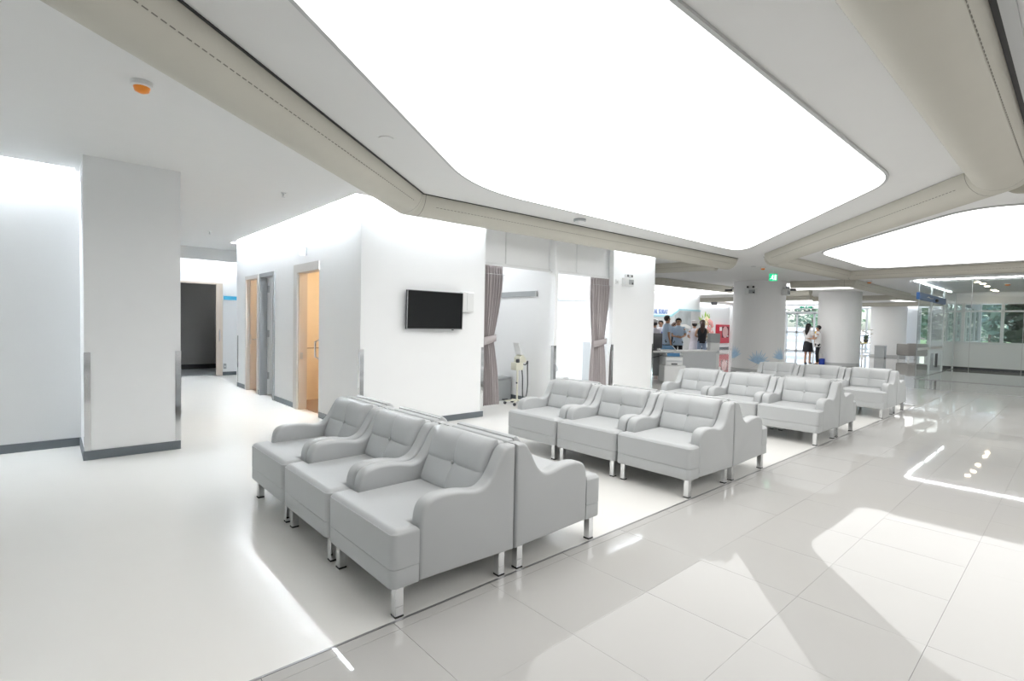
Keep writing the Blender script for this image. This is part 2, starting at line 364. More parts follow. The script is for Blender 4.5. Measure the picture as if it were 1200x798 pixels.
lf = obj('door_leaf', box(BM(), 0, 0, .01, .70, .04, 2.06), M['white'], d2, loc=(XC+.12, 9.56, 0)); lf.rotation_euler = (0, 0, radians(-20))
for z in (.28, 1.02, 1.80): obj('hinge', box(BM(), XC+.1, 9.575, z, XC+.125, 9.614, z+.12), M['steel'], d2)
d3 = framed_door('door_3', 9.80, 10.5, 'frameL')
lf = obj('door_leaf', box(BM(), XC+.05, 10.455, .01, XC+.8, 10.495, 2.06), M['beige'], d3)
obj('lever_handle', tube(BM(), [(XC+.09, 10.45, .95), (XC+.09, 10.40, .95), (XC+.2, 10.40, .95)], .011), M['steel'], lf)
obj('latch_plate', box(BM(), XC+.04, 10.44, .86, XC+.06, 10.456, 1.04), M['steel'], lf)
bs = thing('wash_basin', 'white wash basin seen through the farthest corridor door', 'basin', (3.35, 10.55, 0))
obj('bowl', lathe(BM(), [(.06, .62), (.17, .70), (.21, .80), (.215, .82), (.19, .82), (.15, .75), (.04, .72)]), M['white'], bs, 50); obj('pedestal', lathe(BM(), [(.11, .004), (.08, .1), (.07, .5), (.1, .66)]), M['white'], bs, 50)
d4 = struct('door_4', wallbox(BM(), (2.86, 13.37, .0, 2.99, 13.42, 2.13), (1.86, 13.38, 2.10, 2.86, 13.40, 2.14)), M['beige'])
obj('pull_handle', tube(BM(), [(2.92, 13.37, .80), (2.92, 13.33, .82), (2.92, 13.33, 1.05), (2.92, 13.37, 1.07)], .012), M['chrome'], d4, 40)
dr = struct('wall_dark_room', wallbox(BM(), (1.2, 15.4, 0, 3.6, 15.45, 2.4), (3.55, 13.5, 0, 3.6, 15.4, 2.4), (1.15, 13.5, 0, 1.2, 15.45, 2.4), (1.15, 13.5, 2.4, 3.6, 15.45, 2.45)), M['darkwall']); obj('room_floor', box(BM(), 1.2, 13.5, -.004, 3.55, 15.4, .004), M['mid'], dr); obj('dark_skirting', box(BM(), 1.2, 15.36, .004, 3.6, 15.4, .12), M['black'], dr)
ceiling_lamp(3.2, 14.7, .4, .3, 'lampc1', 'added fill lamp in the dark room at the corridor end', 2.4)  # unseen lamp added to lift the tone of this room
sg = thing('blue_sign', 'plain bright blue sign plate on the end wall of the corridor', 'sign', (3.16, 13.4, 1.76)); obj('plate', box(BM(), -.15, -.02, 0, .15, 0, .085), M['cyan'], sg)
t = thing('wall_socket', 'small grey socket beside the beige door at the corridor end', 'socket', (3.04, 13.4, .15)); obj('cover', box(BM(), -.03, -.02, 0, .03, 0, .12, .004), M['mid'], t); obj('switch', box(BM(), -.012, -.025, .04, .012, -.02, .075), M['white'], t)
t = thing('door_sign', 'small white bracket sign on the wall above the nearest corridor door', 'sign', (XC, 7.51, 2.26))
obj('sign_plate', box(BM(), -.10, -.004, 0, -.01, .004, .11), M['white'], t); obj('bracket', wallbox(BM(), (-.012, -.02, 0, 0, .02, .11), (-.10, -.008, .105, 0, .008, .113)), M['mid'], t)

# ================================================================== ceiling: luminous panels and half-round ducts
def panel(name, pts, ts, label):
    o = round_poly(pts, ts); cx, cy = sum(p[0] for p in o)/len(o), sum(p[1] for p in o)/len(o); o = [(x-cx, y-cy) for x, y in o]
    t = thing('luminous_ceiling', label, 'light', (cx, cy, ZC-.02), 0, 'large stretched light ceilings')
    obj('diffuser', prism(BM(), o, 'z', .004, .018), M['diff'], t)
    bm = BM(); n = len(o); big = []
    for i in range(n):
        a, b = Vector(o[i-1]), Vector(o[(i+1) % n]); d = (b-a).normalized(); nrm = Vector((d.y, -d.x)); p = Vector(o[i])
        if nrm.dot(p) < 0: nrm = -nrm
        big.append((p.x+nrm.x*.025, p.y+nrm.y*.025))
    V = [[bm.verts.new((x, y, z)) for x, y in q] for q, z in ((o, .002), (big, .002), (big, .019), (o, .019))]
    for k in range(4):
        A, C = V[k], V[(k+1) % 4]
        for i in range(n): bm.faces.new((A[i], A[(i+1) % n], C[(i+1) % n], C[i]))
    bmesh.ops.recalc_face_normals(bm, faces=bm.faces); obj('rim', bm, M['panrim'], t)
panel('L1', [(-.65, 1.28), (5.97, 1.28), (9.75, 4.42), (3.36, 4.42)], [.3, .38, .75, .75], 'largest glowing white ceiling panel above the nearest armchairs')
panel('L2', [(7.75, .75), (10.75, 3.40), (14.12, 3.40), (14.12, -1.9), (10.75, -1.9)], [.75, .45, .5, .5, .5], 'glowing white ceiling panel at right beyond the wide ceiling duct')
panel('L1b', [(-.65, -.2), (5.97, -.2), (9.75, -3.34), (3.02, -3.34)], [.3, .38, .75, .8], 'added glowing ceiling panel, out of view right of the widest duct')  # unseen mirror of the largest panel, added to light the right side
panel('L3', [(14.6, 9.2), (21.5, 9.2), (21.5, 11.6), (14.6, 11.6)], [.4]*4, 'glowing white ceiling panel in front of the reception wall')
panel('L4', [(17.4, 5.25), (20.6, 5.25), (20.6, 8.2), (17.4, 8.2)], [.3]*4, 'glowing white ceiling panel between the first two round columns')
panel('L5', [(25.5, 8.6), (32.0, 8.6), (32.0, 13.5), (25.5, 13.5)], [.4]*4, 'glowing white ceiling panel near the far entrance doors')
panel('L6', [(26.6, 4.0), (31, 4.0), (31, 6.2), (26.6, 6.2)], [.3]*4, 'glowing white ceiling panel over the far waiting corner')

def duct(label, path, r=.2, seams=(), ring=(), gap=None, zc=None, perf=True, first=None):
    zc = ZC-.004 if zc is None else zc
    P = [Vector(p) for p in path]; nS = 14
    dirs = [(b-a).normalized() for a, b in zip(P, P[1:])]
    c = P[0]; t = thing('ceiling_duct', label, 'duct', (c.x, c.y, zc-r), 0, 'half-round fabric ducts under the ceiling')
    def L(v, z): return (v.x-c.x, v.y-c.y, z-(zc-r))
    def nrm(i):
        if i == 0: d = dirs[0]; n = Vector((-d.y, d.x)); return n
        if i == len(P)-1: d = dirs[-1]; return Vector((-d.y, d.x))
        n0 = Vector((-dirs[i-1].y, dirs[i-1].x)); n1 = Vector((-dirs[i].y, dirs[i].x)); m = (n0+n1).normalized(); return m/max(.3, m.dot(n0))
    N = [nrm(i) for i in range(len(P))]
    def prof(p, n, rr): return [L(p+n*rr*cos(pi*k/nS), zc-rr*sin(pi*k/nS)) for k in range(nS+1)]
    for i, d in enumerate(dirs):
        bm = BM(); A = [bm.verts.new(q) for q in prof(P[i], N[i], r)]; Bv = [bm.verts.new(q) for q in prof(P[i+1], N[i+1], r)]
        for k in range(nS): bm.faces.new((A[k], A[k+1], Bv[k+1], Bv[k]))
        if i == 0: bm.faces.new(A)
        if i == len(dirs)-1: bm.faces.new(Bv)
        bm.faces.new((A[0], A[-1], Bv[-1], Bv[0]))
        bmesh.ops.recalc_face_normals(bm, faces=bm.faces)
        sec = obj('duct_section', bm, M['duct'], t, 30)
        ln = (P[i+1]-P[i]).length; nn = Vector((-d.y, d.x)); s = .28
        if perf:
            bm = BM()
            for th in (radians(33), radians(147)):
                u = s; stp = .05 if ln > 6 else .05
                while u < ln-s:
                    q0, q1 = P[i]+d*u, P[i]+d*(u+.034)
                    a0, a1 = th-.014, th+.014; R = r+.0015
                    bm.faces.new([bm.verts.new(L(q+nn*R*cos(a), zc-R*sin(a))) for q, a in ((q0, a0), (q1, a0), (q1, a1), (q0, a1))]); u += stp
            obj('perforation', bm, M['perf'], sec, kind='stuff')
        for e in (1, 0):      # ring seam near each joint
            if (e == 1 and i == len(dirs)-1) or (e == 0 and i == 0): continue
            q = P[i+1]-d*.12 if e else P[i]+d*.12
            bm = BM(); R = r+.0015
            a = [[bm.verts.new(L(q+d*o+nn*R*cos(pi*k/nS), zc-R*sin(pi*k/nS))) for k in range(nS+1)] for o in (-.003, .003)]
            for k in range(nS): bm.faces.new((a[0][k], a[0][k+1], a[1][k+1], a[1][k]))
            obj('ring_seam', bm, M['perf'], sec)
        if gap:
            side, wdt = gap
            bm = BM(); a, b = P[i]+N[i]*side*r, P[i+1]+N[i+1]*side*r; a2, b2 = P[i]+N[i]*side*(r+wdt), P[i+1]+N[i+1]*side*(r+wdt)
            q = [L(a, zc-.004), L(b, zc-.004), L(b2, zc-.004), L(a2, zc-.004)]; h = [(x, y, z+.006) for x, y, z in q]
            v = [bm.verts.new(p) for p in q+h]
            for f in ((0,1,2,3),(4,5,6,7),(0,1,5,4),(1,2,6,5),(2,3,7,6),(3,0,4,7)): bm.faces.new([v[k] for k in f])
            bmesh.ops.recalc_face_normals(bm, faces=bm.faces); obj('shade_strip', bm, M['black'], sec)  # flat black strip stands for the shade between duct and ceiling
    return t
dd = Vector((.77, .638))
duct('beige half-round duct crossing the upper left and turning over the television wall', [(3.09-dd.x*7.5, 5.30-dd.y*7.5), (3.09, 5.30), (10.72, 5.13)], r=.215, gap=(-1, .018))
duct('widest beige half-round duct at the upper right, running on towards the round column', [(-4.5, .55), (6.22, .55), (10.45, 4.05)], r=.212, gap=(-1, .03))
duct('beige half-round duct branching off at the right edge of the photo', [(6.42, .42), (10.45, -2.9)])
duct('beige half-round duct around the right-hand glowing panel above the glass room', [(10.75, 4.20), (14.8, 4.08), (14.8, -4.5)], gap=(1, .015))
duct('short beige half-round duct leading off behind the television-side duct end', [(10.86, 5.45), (10.45, 8.3)])
duct('beige half-round duct in front of the reception light panel', [(12.6, 10.6), (13.75, 8.70), (18.2, 8.57)])
duct('beige half-round duct between the first and second round columns', [(16.95, 6.1), (17.25, 4.62), (24.6, 4.72)])
duct('far beige duct seen left of the second round column', [(24.3, 13.2), (24.3, 7.9)], perf=False)
duct('far beige duct above the third round column', [(25.45, 8.2), (25.45, 5.0), (29, 4.4)], perf=False)
duct('farthest beige duct by the windows behind the table', [(32.0, 9.6), (32.0, 4.6)], perf=False)
duct('far beige duct crossing near the entrance doors', [(21.1, 9.0), (21.1, 6.9)], perf=False)
# metal strip and lower ceiling edge right of the widest duct
struct('trim_6', box(BM(), -4.5, .255, ZC-.02, 6.1, .31, ZC-.001), M['panrim'])
# linear light over the glass room
cove('e', 18.05, -3.0, 18.12, 3.2, ZC-.03, ZC-.002, 'white linear lamp along the front edge of the glass room', 'covefar')
cove('f', 18.2, 3.24, 24.0, 3.30, ZC-.03, ZC-.002, 'white linear lamp along the door side of the glass room', 'covefar')
# ceiling devices
def detector(x, y, label, lens, r=.055, z=ZC, body='white'):
    t = thing('smoke_detector', label, 'detector', (x, y, z))
    obj('base', lathe(BM(), [(r, -.001), (r, -.028), (r*.85, -.034)]), M[body], t, 40); obj('lens', lathe(BM(), [(r*.78, -.034), (r*.66, -.058), (r*.3, -.068), (.004, -.07)]), M[lens], t, 60)
detector(.437, 3.974, 'white smoke detector with an orange lens on the left ceiling', 'orange', .058)
detector(5.44, 4.71, 'flat white detector with dark rim beside the largest glowing panel', 'white', .085, body='mid')
detector(12.58, 5.16, 'small orange-lens detector on the ceiling before the first round column', 'orange', .06)
detector(17.93, 4.3, 'small orange-lens detector left of the glass room', 'orange', .07)
detector(20.68, 1.56, 'small orange-lens detector on the ceiling inside the glass room', 'orange', .08)
for x, y, l in ((2.02, 6.25, 'chrome sprinkler head on the left ceiling, nearer of the two'), (2.03, 9.96, 'chrome sprinkler head on the left ceiling, farther of the two')):
    t = thing('sprinkler', l, 'sprinkler', (x, y, ZC), 0, 'ceiling sprinklers'); obj('escutcheon', lathe(BM(), [(.03, -.001), (.026, -.008)]), M['white'], t)
    obj('head', lathe(BM(), [(.009, -.008), (.012, -.03), (.006, -.045), (.02, -.047), (.02, -.05)], n=10), M['steel'], t)
for x, y, l in ((2.0, 3.77, 'flush white round ceiling fitting beside the largest glowing panel'), (12.29, 5.26, 'flush grey round ceiling fitting beside the orange detector before the column')):
    t = thing('ceiling_fitting', l, 'ceiling_plate', (x, y, ZC)); obj('plate', lathe(BM(), [(.06, -.001), (.055, -.008)]), M['ceil' if x < 5 else 'panrim'], t, 40)  # flush round cover, function not known
for i, (x, y) in enumerate(((19.6, 2.1), (20.35, 2.06), (21.5, 2.08), (23.4, 2.1), (24.1, 2.1))):
    t = thing('downlight', ('%s warm downlight of the row inside the glass room' % ('nearest', 'second', 'third', 'fourth', 'farthest')[i]), 'light', (x, y, ZC), 0, 'warm downlights in the glass room')
    obj('ring', lathe(BM(), [(.09, -.001), (.085, -.012), (.07, -.012)]), M['white'], t, 40); obj('lens', lathe(BM(), [(.068, -.012), (.06, -.018)]), M['down'], t, 40)
t = thing('exit_sign', 'hanging green exit sign with a white running figure by the first round column', 'sign', (13.55, 5.30, 2.545), yaw-pi/2)
obj('sign_body', box(BM(), -.10, -.015, 0, .10, .015, .185, .006), M['green'], t); obj('hanger', box(BM(), -.006, -.006, .185, .006, .006, .252), M['white'], t)
def figure(bm, s, y, ox, oz):
    ball(bm, (ox+.012*s, y, oz+.135*s), .016*s, 8, 6)
    for a, b, r in (((.006,.115),(-.01,.068),.013), ((-.01,.068),(.028,.05),.009), ((.028,.05),(.022,.01),.008), ((-.01,.068),(-.035,.042),.009), ((-.035,.042),(-.058,.045),.007), ((.006,.108),(.04,.09),.006), ((.006,.108),(-.03,.088),.006)):
        tube(bm, [(ox+a[0]*s, y, oz+a[1]*s), (ox+b[0]*s, y, oz+b[1]*s)], r*s, 6)
bm = BM(); figure(bm, .95, -.017, -.03, .012); obj('running_figure', bm, M['exitw'], t); obj('door_mark', wallbox(BM(), (.025, -.018, .025, .07, -.015, .155)), M['exitw'], t)
# emergency lamps
def emergency(loc, rz, label, s=1., socket=False):
    t = thing('emergency_light', label, 'light', loc, rz, 'twin emergency lights')
    obj('case', box(BM(), -.13*s, -.09*s, 0, .13*s, 0, .15*s, .008), M['white'], t); obj('panel', box(BM(), -.03*s, -.092*s, .03*s, .115*s, -.088*s, .12*s), M['mid'], t); obj('gauge', box(BM(), .06*s, -.095*s, .035*s, .10*s, -.091*s, .07*s), M['dark'], t)
    for x in (-.06, .07):
        h = obj('lamp_head', lathe(BM(), [(.02*s, .155*s), (.03*s, .16*s), (.036*s, .2*s), (.03*s, .215*s)], (x*s, -.045*s, 0), 12), M['white'], t, 40)
        obj('lens', lathe(BM(), [(.026*s, -.004), (.022*s, 0)], (x*s, -.082*s, .188*s), 12, 'y'), M['dark'], h)
    if socket: pass
emergency((8.0, 5.757, 2.08), 0, 'white twin-head emergency light on the wall panel right of the curtains')
t = thing('wall_socket', 'small white socket left of the emergency light on the bay panel', 'socket', (7.72, 5.757, 2.1)); obj('cover', box(BM(), -.04, -.015, 0, .04, 0, .09, .004), M['white'], t); obj('plug', box(BM(), -.015, -.04, .02, .02, -.015, .06, .004), M['white'], t)

# ================================================================== round columns
def column(x, y, r, label):
    t = thing('column', label, 'column', (x, y, 0))
    obj('shaft', lathe(BM(), [(r, .09), (r, ZC-.001)], n=72), M['colp'], t, 40); obj('base_ring', lathe(BM(), [(r+.008, .001), (r+.008, .10), (r, .105)], n=72), M['panrim'], t, 40)
    return t
c1x, c1y, c1r = 16.62, 6.90, .75
col1 = column(c1x, c1y, c1r, 'nearest round white column, with pale blue leaf prints near its foot')
column(22.85, 6.42, .72, 'second round white column, plain, right of the two standing women')
column(33.0, 6.98, .78, 'farthest round white column behind the flower table')
def on_col(a, z, o=.004): return (c1r*cos(a)+o*cos(a), c1r*sin(a)+o*sin(a), z)
a_cam = math.atan2(-c1y, -c1x)
for a0, z0, sc, tilt, lab in ((a_cam-.98, .42, 1.05, -.3, 'left pale blue leaf print'), (a_cam+.02, .28, 1.1, .25, 'middle pale blue leaf print'), (a_cam+.95, .42, 1.0, .1, 'right pale blue leaf print')):
    bm = BM()
    for k in range(17):
        th = tilt+(k-8)*.17; ln = (.40-.012*abs(k-8)-(.07 if k % 2 else 0))*sc; w = .026*sc; n = 6; ls, rs = [], []
        for q in range(n+1):
            s = q/n; u = ln*s; wd_ = w*sin(pi*min(1, .06+s*.94))**.8*.55
            px, pz = u*sin(th), u*cos(th); ls.append((px-wd_*cos(th), pz+wd_*sin(th))); rs.append((px+wd_*cos(th), pz-wd_*sin(th)))
        o_ = .004+.0004*k
        A = [bm.verts.new(on_col(a0+p[0]/c1r, z0+p[1], o_)) for p in ls]; Bq = [bm.verts.new(on_col(a0+p[0]/c1r, z0+p[1], o_)) for p in rs]
        for q in range(n): bm.faces.new((A[q], A[q+1], Bq[q+1], Bq[q]))
    lf_ = obj('leaf_print', bm, M['decal'], col1, label=lab)
    bm = BM(); A = [[bm.verts.new(on_col(a0+(-.30*s*s*sc+e*.006)/c1r, z0+.02-s*.22, .004)) for s in [i/6 for i in range(7)]] for e in (-1, 1)]
    for q in range(6): bm.faces.new((A[0][q], A[0][q+1], A[1][q+1], A[1][q]))
    obj('stem_print', bm, M['decal2'], lf_)
for da, lab in ((-.30, 'white twin-head emergency light on the front of the first column'), (1.12, 'white twin-head emergency light on the right side of the first column')):
    a = a_cam+da; emergency((c1x+(c1r)*cos(a), c1y+(c1r)*sin(a), 2.36), a+pi/2, lab, 1.25)
def camera_dome(loc, rz, label):
    t = thing('security_camera', label, 'camera', loc, rz); obj('bracket', tube(BM(), [(0, .07, 0), (0, 0, 0)], .02), M['mid'], t); obj('camera_body', box(BM(), -.035, -.2, -.09, .035, .03, -.02, .008), M['dark'], t); obj('mount', box(BM(), -.05, .07, -.05, .05, .085, .05), M['mid'], t)
for da, lab in ((-1.75, 'dark security camera at the upper left of the first column'), (1.75, 'dark security camera at the upper right of the first column')):
    a = a_cam+da; camera_dome((c1x+(c1r+.085)*cos(a), c1y+(c1r+.085)*sin(a), 2.62), a+pi/2, lab)

# ================================================================== ARMCHAIRS
CW, CDEP, AWD = .712, .735, .09
def resample(pts, closed=True): return pts
def catmull(P, n=5):
    out = []
    for i in range(len(P)-1):
        p0, p1, p2, p3 = P[max(i-1, 0)], P[i], P[i+1], P[min(i+2, len(P)-1)]
        for k in range(n):
            t = k/n
            out.append(tuple(.5*((2*b)+(-a+c)*t+(2*a-5*b+4*c-d)*t*t+(-a+3*b-3*c+d)*t**3) for a, b, c, d in zip(p0, p1, p2, p3)))
    return out+[P[-1]]
top = catmull([(.052, .702), (.075, .688), (.10, .655), (.135, .595), (.17, .545), (.215, .514), (.27, .508), (.36, .525), (.46, .531), (.525, .521), (.562, .497), (.580, .455), (.586, .40)], 4)
ARM = [(0, .135), (0, .702)]+top+[(.586, .150)]
def arm_bm(x0, x1):
    return prism(BM(), ARM, 'x', x0, x1, .020, 4)
hw = CW/2; iw = hw-AWD
L0 = CDEP/2
def T_outline(back, fr, halfw, inner, yA=.588):
    q = .035; arc = [(q*(1-cos(a)), q*(1-sin(a))) for a in (0, pi/10, pi/5, .3*pi, .4*pi, pi/2)]
    return [(-inner, back), (inner, back), (inner, yA), (halfw, yA)]+[(halfw-u, fr-v) for u, v in arc]+[(-halfw+u, fr-v) for u, v in arc[::-1]]+[(-halfw, yA), (-inner, yA)]
def seat_mesh():
    # soft seat: T-shaped cushion, top edge rounded, crown raised
    bm = BM(); prism(bm, T_outline(.12, .728, hw-.004, iw-.001), 'z', .238, .420, .062, 6, both=False)
    for v in bm.verts:
        if v.co.z > .40 and v.co.y > .5: v.co.z -= .008*((v.co.y-.5)/.23)
    return mesh('seat_cushion', bm, M['leather'], 40)
def base_mesh():
    bm = BM(); prism(bm, T_outline(.02, .728, hw-.006, iw-.001), 'z', .148, .236, .006, 2); return mesh('seat_base', bm, M['leather'], 40)
def backrest_mesh():
    bm = BM(); box(bm, -iw, .0, .135, iw, .085, .708, .016, 3); return mesh('back_shell', bm, M['leather'], 40)
def cushion_mesh():
    bm = BM(); us = sorted({round(x, 4) for x in [i/16 for i in range(17)]+[.5-.02, .5-.008, .5+.008, .5+.02, .02, .98, .006, .994]}); vsn = sorted({round(x, 4) for x in [i/14 for i in range(15)]+[.5-.025, .5-.01, .5+.01, .5+.025, .02, .98, .006, .994]})
    W2, z0, z1 = iw-.001, .395, .722
    def front(u, v):
        z = z0+(z1-z0)*v; y = .235-.115*v
        e = (min(u, 1-u)*2*W2, min(v, 1-v)*(z1-z0)); edge = 1.
        for d_, R in ((e[0], .04), (e[1], .05)):
            if d_ < R: edge *= math.sqrt(max(0, 1-(1-d_/R)**2))
        du, dv = (u-.5)*2*W2, (v-.5)*(z1-z0); rr = math.hypot(du, dv)
        g = .006*math.exp(-(du/.006)**2)+.006*math.exp(-(dv/.006)**2)+.020*math.exp(-(rr/.045)**2)+.004*math.exp(-(du/.04)**2)+.003*math.exp(-(dv/.04)**2)
        puff = .006*abs(sin(2*pi*u))*abs(sin(2*pi*v))
        return (-W2+2*W2*u, y-.055*(1-edge)-g*.75+puff, z)
    G = [[bm.verts.new(front(u, v)) for u in us] for v in vsn]
    for a, b in zip(G, G[1:]):
        for i in range(len(us)-1): bm.faces.new((a[i], a[i+1], b[i+1], b[i]))
    # back and rim
    bk = [[bm.verts.new((-W2+2*W2*u, .03+.0*v, z0+(z1-z0-.012)*v)) for u in (0, 1)] for v in (0, 1)]
    ring = G[0][:]+[r[-1] for r in G[1:]]+G[-1][-2::-1]+[r[0] for r in G[-2:0:-1]]
    bq = []
    for v in ring: bq.append(bm.verts.new((v.co.x, .05, min(v.co.z, z1-.008))))
    n = len(ring)
    for i in range(n): bm.faces.new((ring[i], bq[i], bq[(i+1) % n], ring[(i+1) % n]))
    for r in bk:
        for v in r: bm.verts.remove(v)
    bm.faces.new(bq)
    bmesh.ops.recalc_face_normals(bm, faces=bm.faces)
    return mesh('back_cushion', bm, M['leather'], 55)
def leg_mesh(): return mesh('leg', box(BM(), -.021, -.021, .008, .021, .021, .150, .002, 1), M['chrome'])
def foot_mesh(): return mesh('foot_pad', box(BM(), -.0215, -.0215, .0, .0215, .0215, .009), M['black'])
am = [mesh('armrest', arm_bm(-hw, -iw), M['leather'], 35), mesh('armrest', arm_bm(iw, hw), M['leather'], 35)]
sm, bmsh, bkm, cm, lm, fm = seat_mesh(), base_mesh(), backrest_mesh(), cushion_mesh(), leg_mesh(), foot_mesh()
btn = mesh('button', ball(BM(), (0, 0, 0), (.012, .006, .012), 10, 6), M['leather'], 180)
def make_chair(label, loc, rz):
    t = thing('armchair', label, 'armchair', loc, rz, 'grey leather waiting armchairs')
    off = (0, -L0, 0)
    for a in am: obj('armrest', a, None, t, loc=off)
    obj('seat_cushion', sm, None, t, loc=off); obj('seat_base', bmsh, None, t, loc=off); obj('back_shell', bkm, None, t, loc=off)
    c = obj('back_cushion', cm, None, t, loc=off); obj('button', btn, None, c, loc=(0, .162, .5585))
    for sx in (-1, 1):
        for y in (.06, .672):
            l = obj('leg', lm, None, t, loc=(sx*(hw-.052), y-L0, 0)); obj('foot_pad', fm, None, l)
    return t
ch0 = None
blocks = [(1.854, 'nearest block'), (4.425, 'second block'), (7.305, 'third block'), (10.215, 'farthest block')]
PIT, Y0 = .723, 2.005+CW/2
for bi, (bx, bn) in enumerate(blocks):
    for side, sn in ((-1, 'left'), (1, 'right')):
        for k, kn in enumerate(('at the aisle end', 'in the middle', 'at the wall end')):
            lab = 'grey leather armchair facing %s, %s of the row, %s of chairs' % (sn, kn, bn)
            loc = (bx+side*(L0+.006), Y0+PIT*k, 0); rz = pi/2 if side < 0 else -pi/2
            if ch0 is None: ch0 = make_chair(lab, loc, rz)
            else: dup(ch0, loc, rz, lab)

# ================================================================== TELEVISION wall
t = thing('television', 'black flat television tilted on the white wall', 'television', (3.755, 5.757, 1.25))
bm = BM(); box(bm, -.43, -.022, 0, .43, .02, .495, .004); tvb = obj('bezel', bm, M['dark'], t, loc=(0, -.06, 0)); tvb.rotation_euler = (radians(1.5), 0, 0)
scn = obj('screen', box(BM(), -.418, -.024, .016, .418, -.0215, .485), M['screen'], t, loc=(0, -.06, 0)); scn.rotation_euler = (radians(1.5), 0, 0)
e_ = obj('edge_trim', wallbox(BM(), (-.431, -.0235, -.001, .431, -.02, .008), (-.431, -.0235, 0, -.424, -.02, .495), (.424, -.0235, 0, .431, -.02, .495)), M['steel'], t, loc=(0, -.06, 0)); e_.rotation_euler = (radians(1.5), 0, 0)
obj('wall_mount', wallbox(BM(), (-.15, -.045, .12, .15, 0, .38)), M['dark'], t); obj('sensor', box(BM(), .26, -.085, -.012, .285, -.07, 0), M['dark'], t)
t = thing('wall_box', 'white wall box at the right edge of the television', 'box', (4.285, 5.757, 1.49))
obj('case', box(BM(), -.10, -.07, 0, .10, 0, .275, .006), M['white'], t); obj('cover', box(BM(), -.02, -.078, .01, .095, -.07, .262, .003), M['white'], t); obj('cable', tube(BM(), [(-.05, -.03, 0), (-.08, -.03, -.03), (-.14, -.03, -.05)], .006), M['white'], t, 60)

# ================================================================== CURTAINS
def curtain(x0, x1, xt0, xt1, ztop, ztie, zbot, y, label, rail_to):
    t = thing('curtain', label, 'curtain', ((x0+x1)/2, y, zbot), 0, 'tied grey bay curtains'); ox = (x0+x1)/2
    bm = BM(); nu, nv = 90, 44; rows = []
    for j in range(nv+1):
        z = zbot+(ztop-zbot)*j/nv
        if z > ztie: s = (z-ztie)/(ztop-ztie); g = 1-(1-min(1, s*1.15))**1.6
        else: s = (ztie-z)/(ztie-zbot); g = (1-(1-s)**1.8)*.80
        a, b = xt0+(x0-xt0)*g, xt1+(x1-xt1)*g; amp = .018+.022*g if z < ztop-.12 else .026
        row = []
        for i in range(nu+1):
            u = i/nu; ph = u*2*pi*7.5
            w_ = amp*(sin(ph)+.3*sin(2.1*ph+1+z*1.3))
            row.append(bm.verts.new((a+(b-a)*u-ox, w_*(1.0), z-zbot)))
        rows.append(row)
    for a, b in zip(rows, rows[1:]):
        for i in range(nu): bm.faces.new((a[i], a[i+1], b[i+1], b[i]))
    o = obj('cloth', bm, M['curtain'], t, 180); md = o.modifiers.new('thickness', 'SOLIDIFY'); md.thickness = .004
    bm = BM(); n = 12; A, C = [], []
    for k in range(n+1):
        s = k/n; x = xt0-.012+(xt1-xt0+.03)*s-ox; d = -.045-.02*sin(pi*s); dz = .02*s
        A.append(bm.verts.new((x, d, ztie-.055-.045*(1-s)-zbot+dz))); C.append(bm.verts.new((x, d, ztie+.04-.02*(1-s)-zbot+dz)))
    for k in range(n): bm.faces.new((A[k], A[k+1], C[k+1], C[k]))
    o = obj('tie_band', bm, M['curtain'], t, 180); md = o.modifiers.new('thickness', 'SOLIDIFY'); md.thickness = .006
    obj('heading_stitch', box(BM(), x0-ox, -.0485, ztop-.128-zbot, x1-ox, -.046, ztop-.122-zbot), M['mid'], t)
    obj('curtain_track', box(BM(), min(x0, rail_to)-ox, -.012, ztop-zbot, max(x1, rail_to)-ox, .012, ztop-zbot+.018), M['white'], t)
curtain(4.645, 5.03, 4.655, 4.87, 2.186, 1.12, .14, 5.83, 'grey-mauve curtain tied back beside the television wall', 6.08)
curtain(7.09, 7.61, 7.16, 7.50, 2.186, 1.05, .12, 5.84, 'grey-mauve curtain tied back beside the panel with the emergency light', 6.17)

# ================================================================== bay equipment
t = thing('waste_bin', 'light grey pedal bin behind the left curtain', 'bin', (5.90, 6.86, 0))
obj('bucket', prism(BM(), [(-.155, -.12), (.155, -.12), (.155, .12), (-.155, .12)], 'z', 0, .36, .01, 2), M['mid'], t, 40); obj('lid', box(BM(), -.16, -.125, .362, .16, .125, .405, .012), M['mid'], t, 40); obj('pedal', box(BM(), -.05, -.16, .015, .05, -.12, .03), M['dark'], t)
t = thing('monitor_stand', 'cream blood-pressure monitor on a wheeled pole in the left bay', 'medical stand', (5.80, 6.3, 0))
obj('pole', tube(BM(), [(0, 0, .05), (0, 0, .6)], .016), M['offwhite'], t, 60)
for k in range(5):
    a = 2*pi*k/5; l = obj('base_leg', tube(BM(), [(0, 0, .07), (.20*cos(a), .20*sin(a), .055)], .013), M['offwhite'], t); obj('castor', lathe(BM(), [(.025, -.012), (.025, .012)], (.20*cos(a), .20*sin(a), .026), 10, 'y'), M['dark'], l)
bk = obj('basket', box(BM(), -.09, -.07, .575, .07, .07, .70, .008), M['offwhite'], t, 40)
obj('clamp', box(BM(), -.075, -.075, .70, -.02, -.03, .76, .01), M['dark'], t)
hdx = obj('monitor_head', prism(BM(), [(-.02, .70), (.13, .70), (.13, .76), (.05, .84), (-.02, .78)], 'y', -.07, .07, .006, 2), M['offwhite'], t, 40)
dsp = obj('display_lid', prism(BM(), [(.01, .83), (.06, .82), (.035, .86), (-.035, 1.03), (-.055, 1.03)], 'y', -.07, .07, .004, 2), M['white'], t, 40)
obj('screen', prism(BM(), [(.058, .825), (.062, .826), (-.028, 1.02), (-.033, 1.02)], 'y', -.05, .05), M['dark'], dsp)
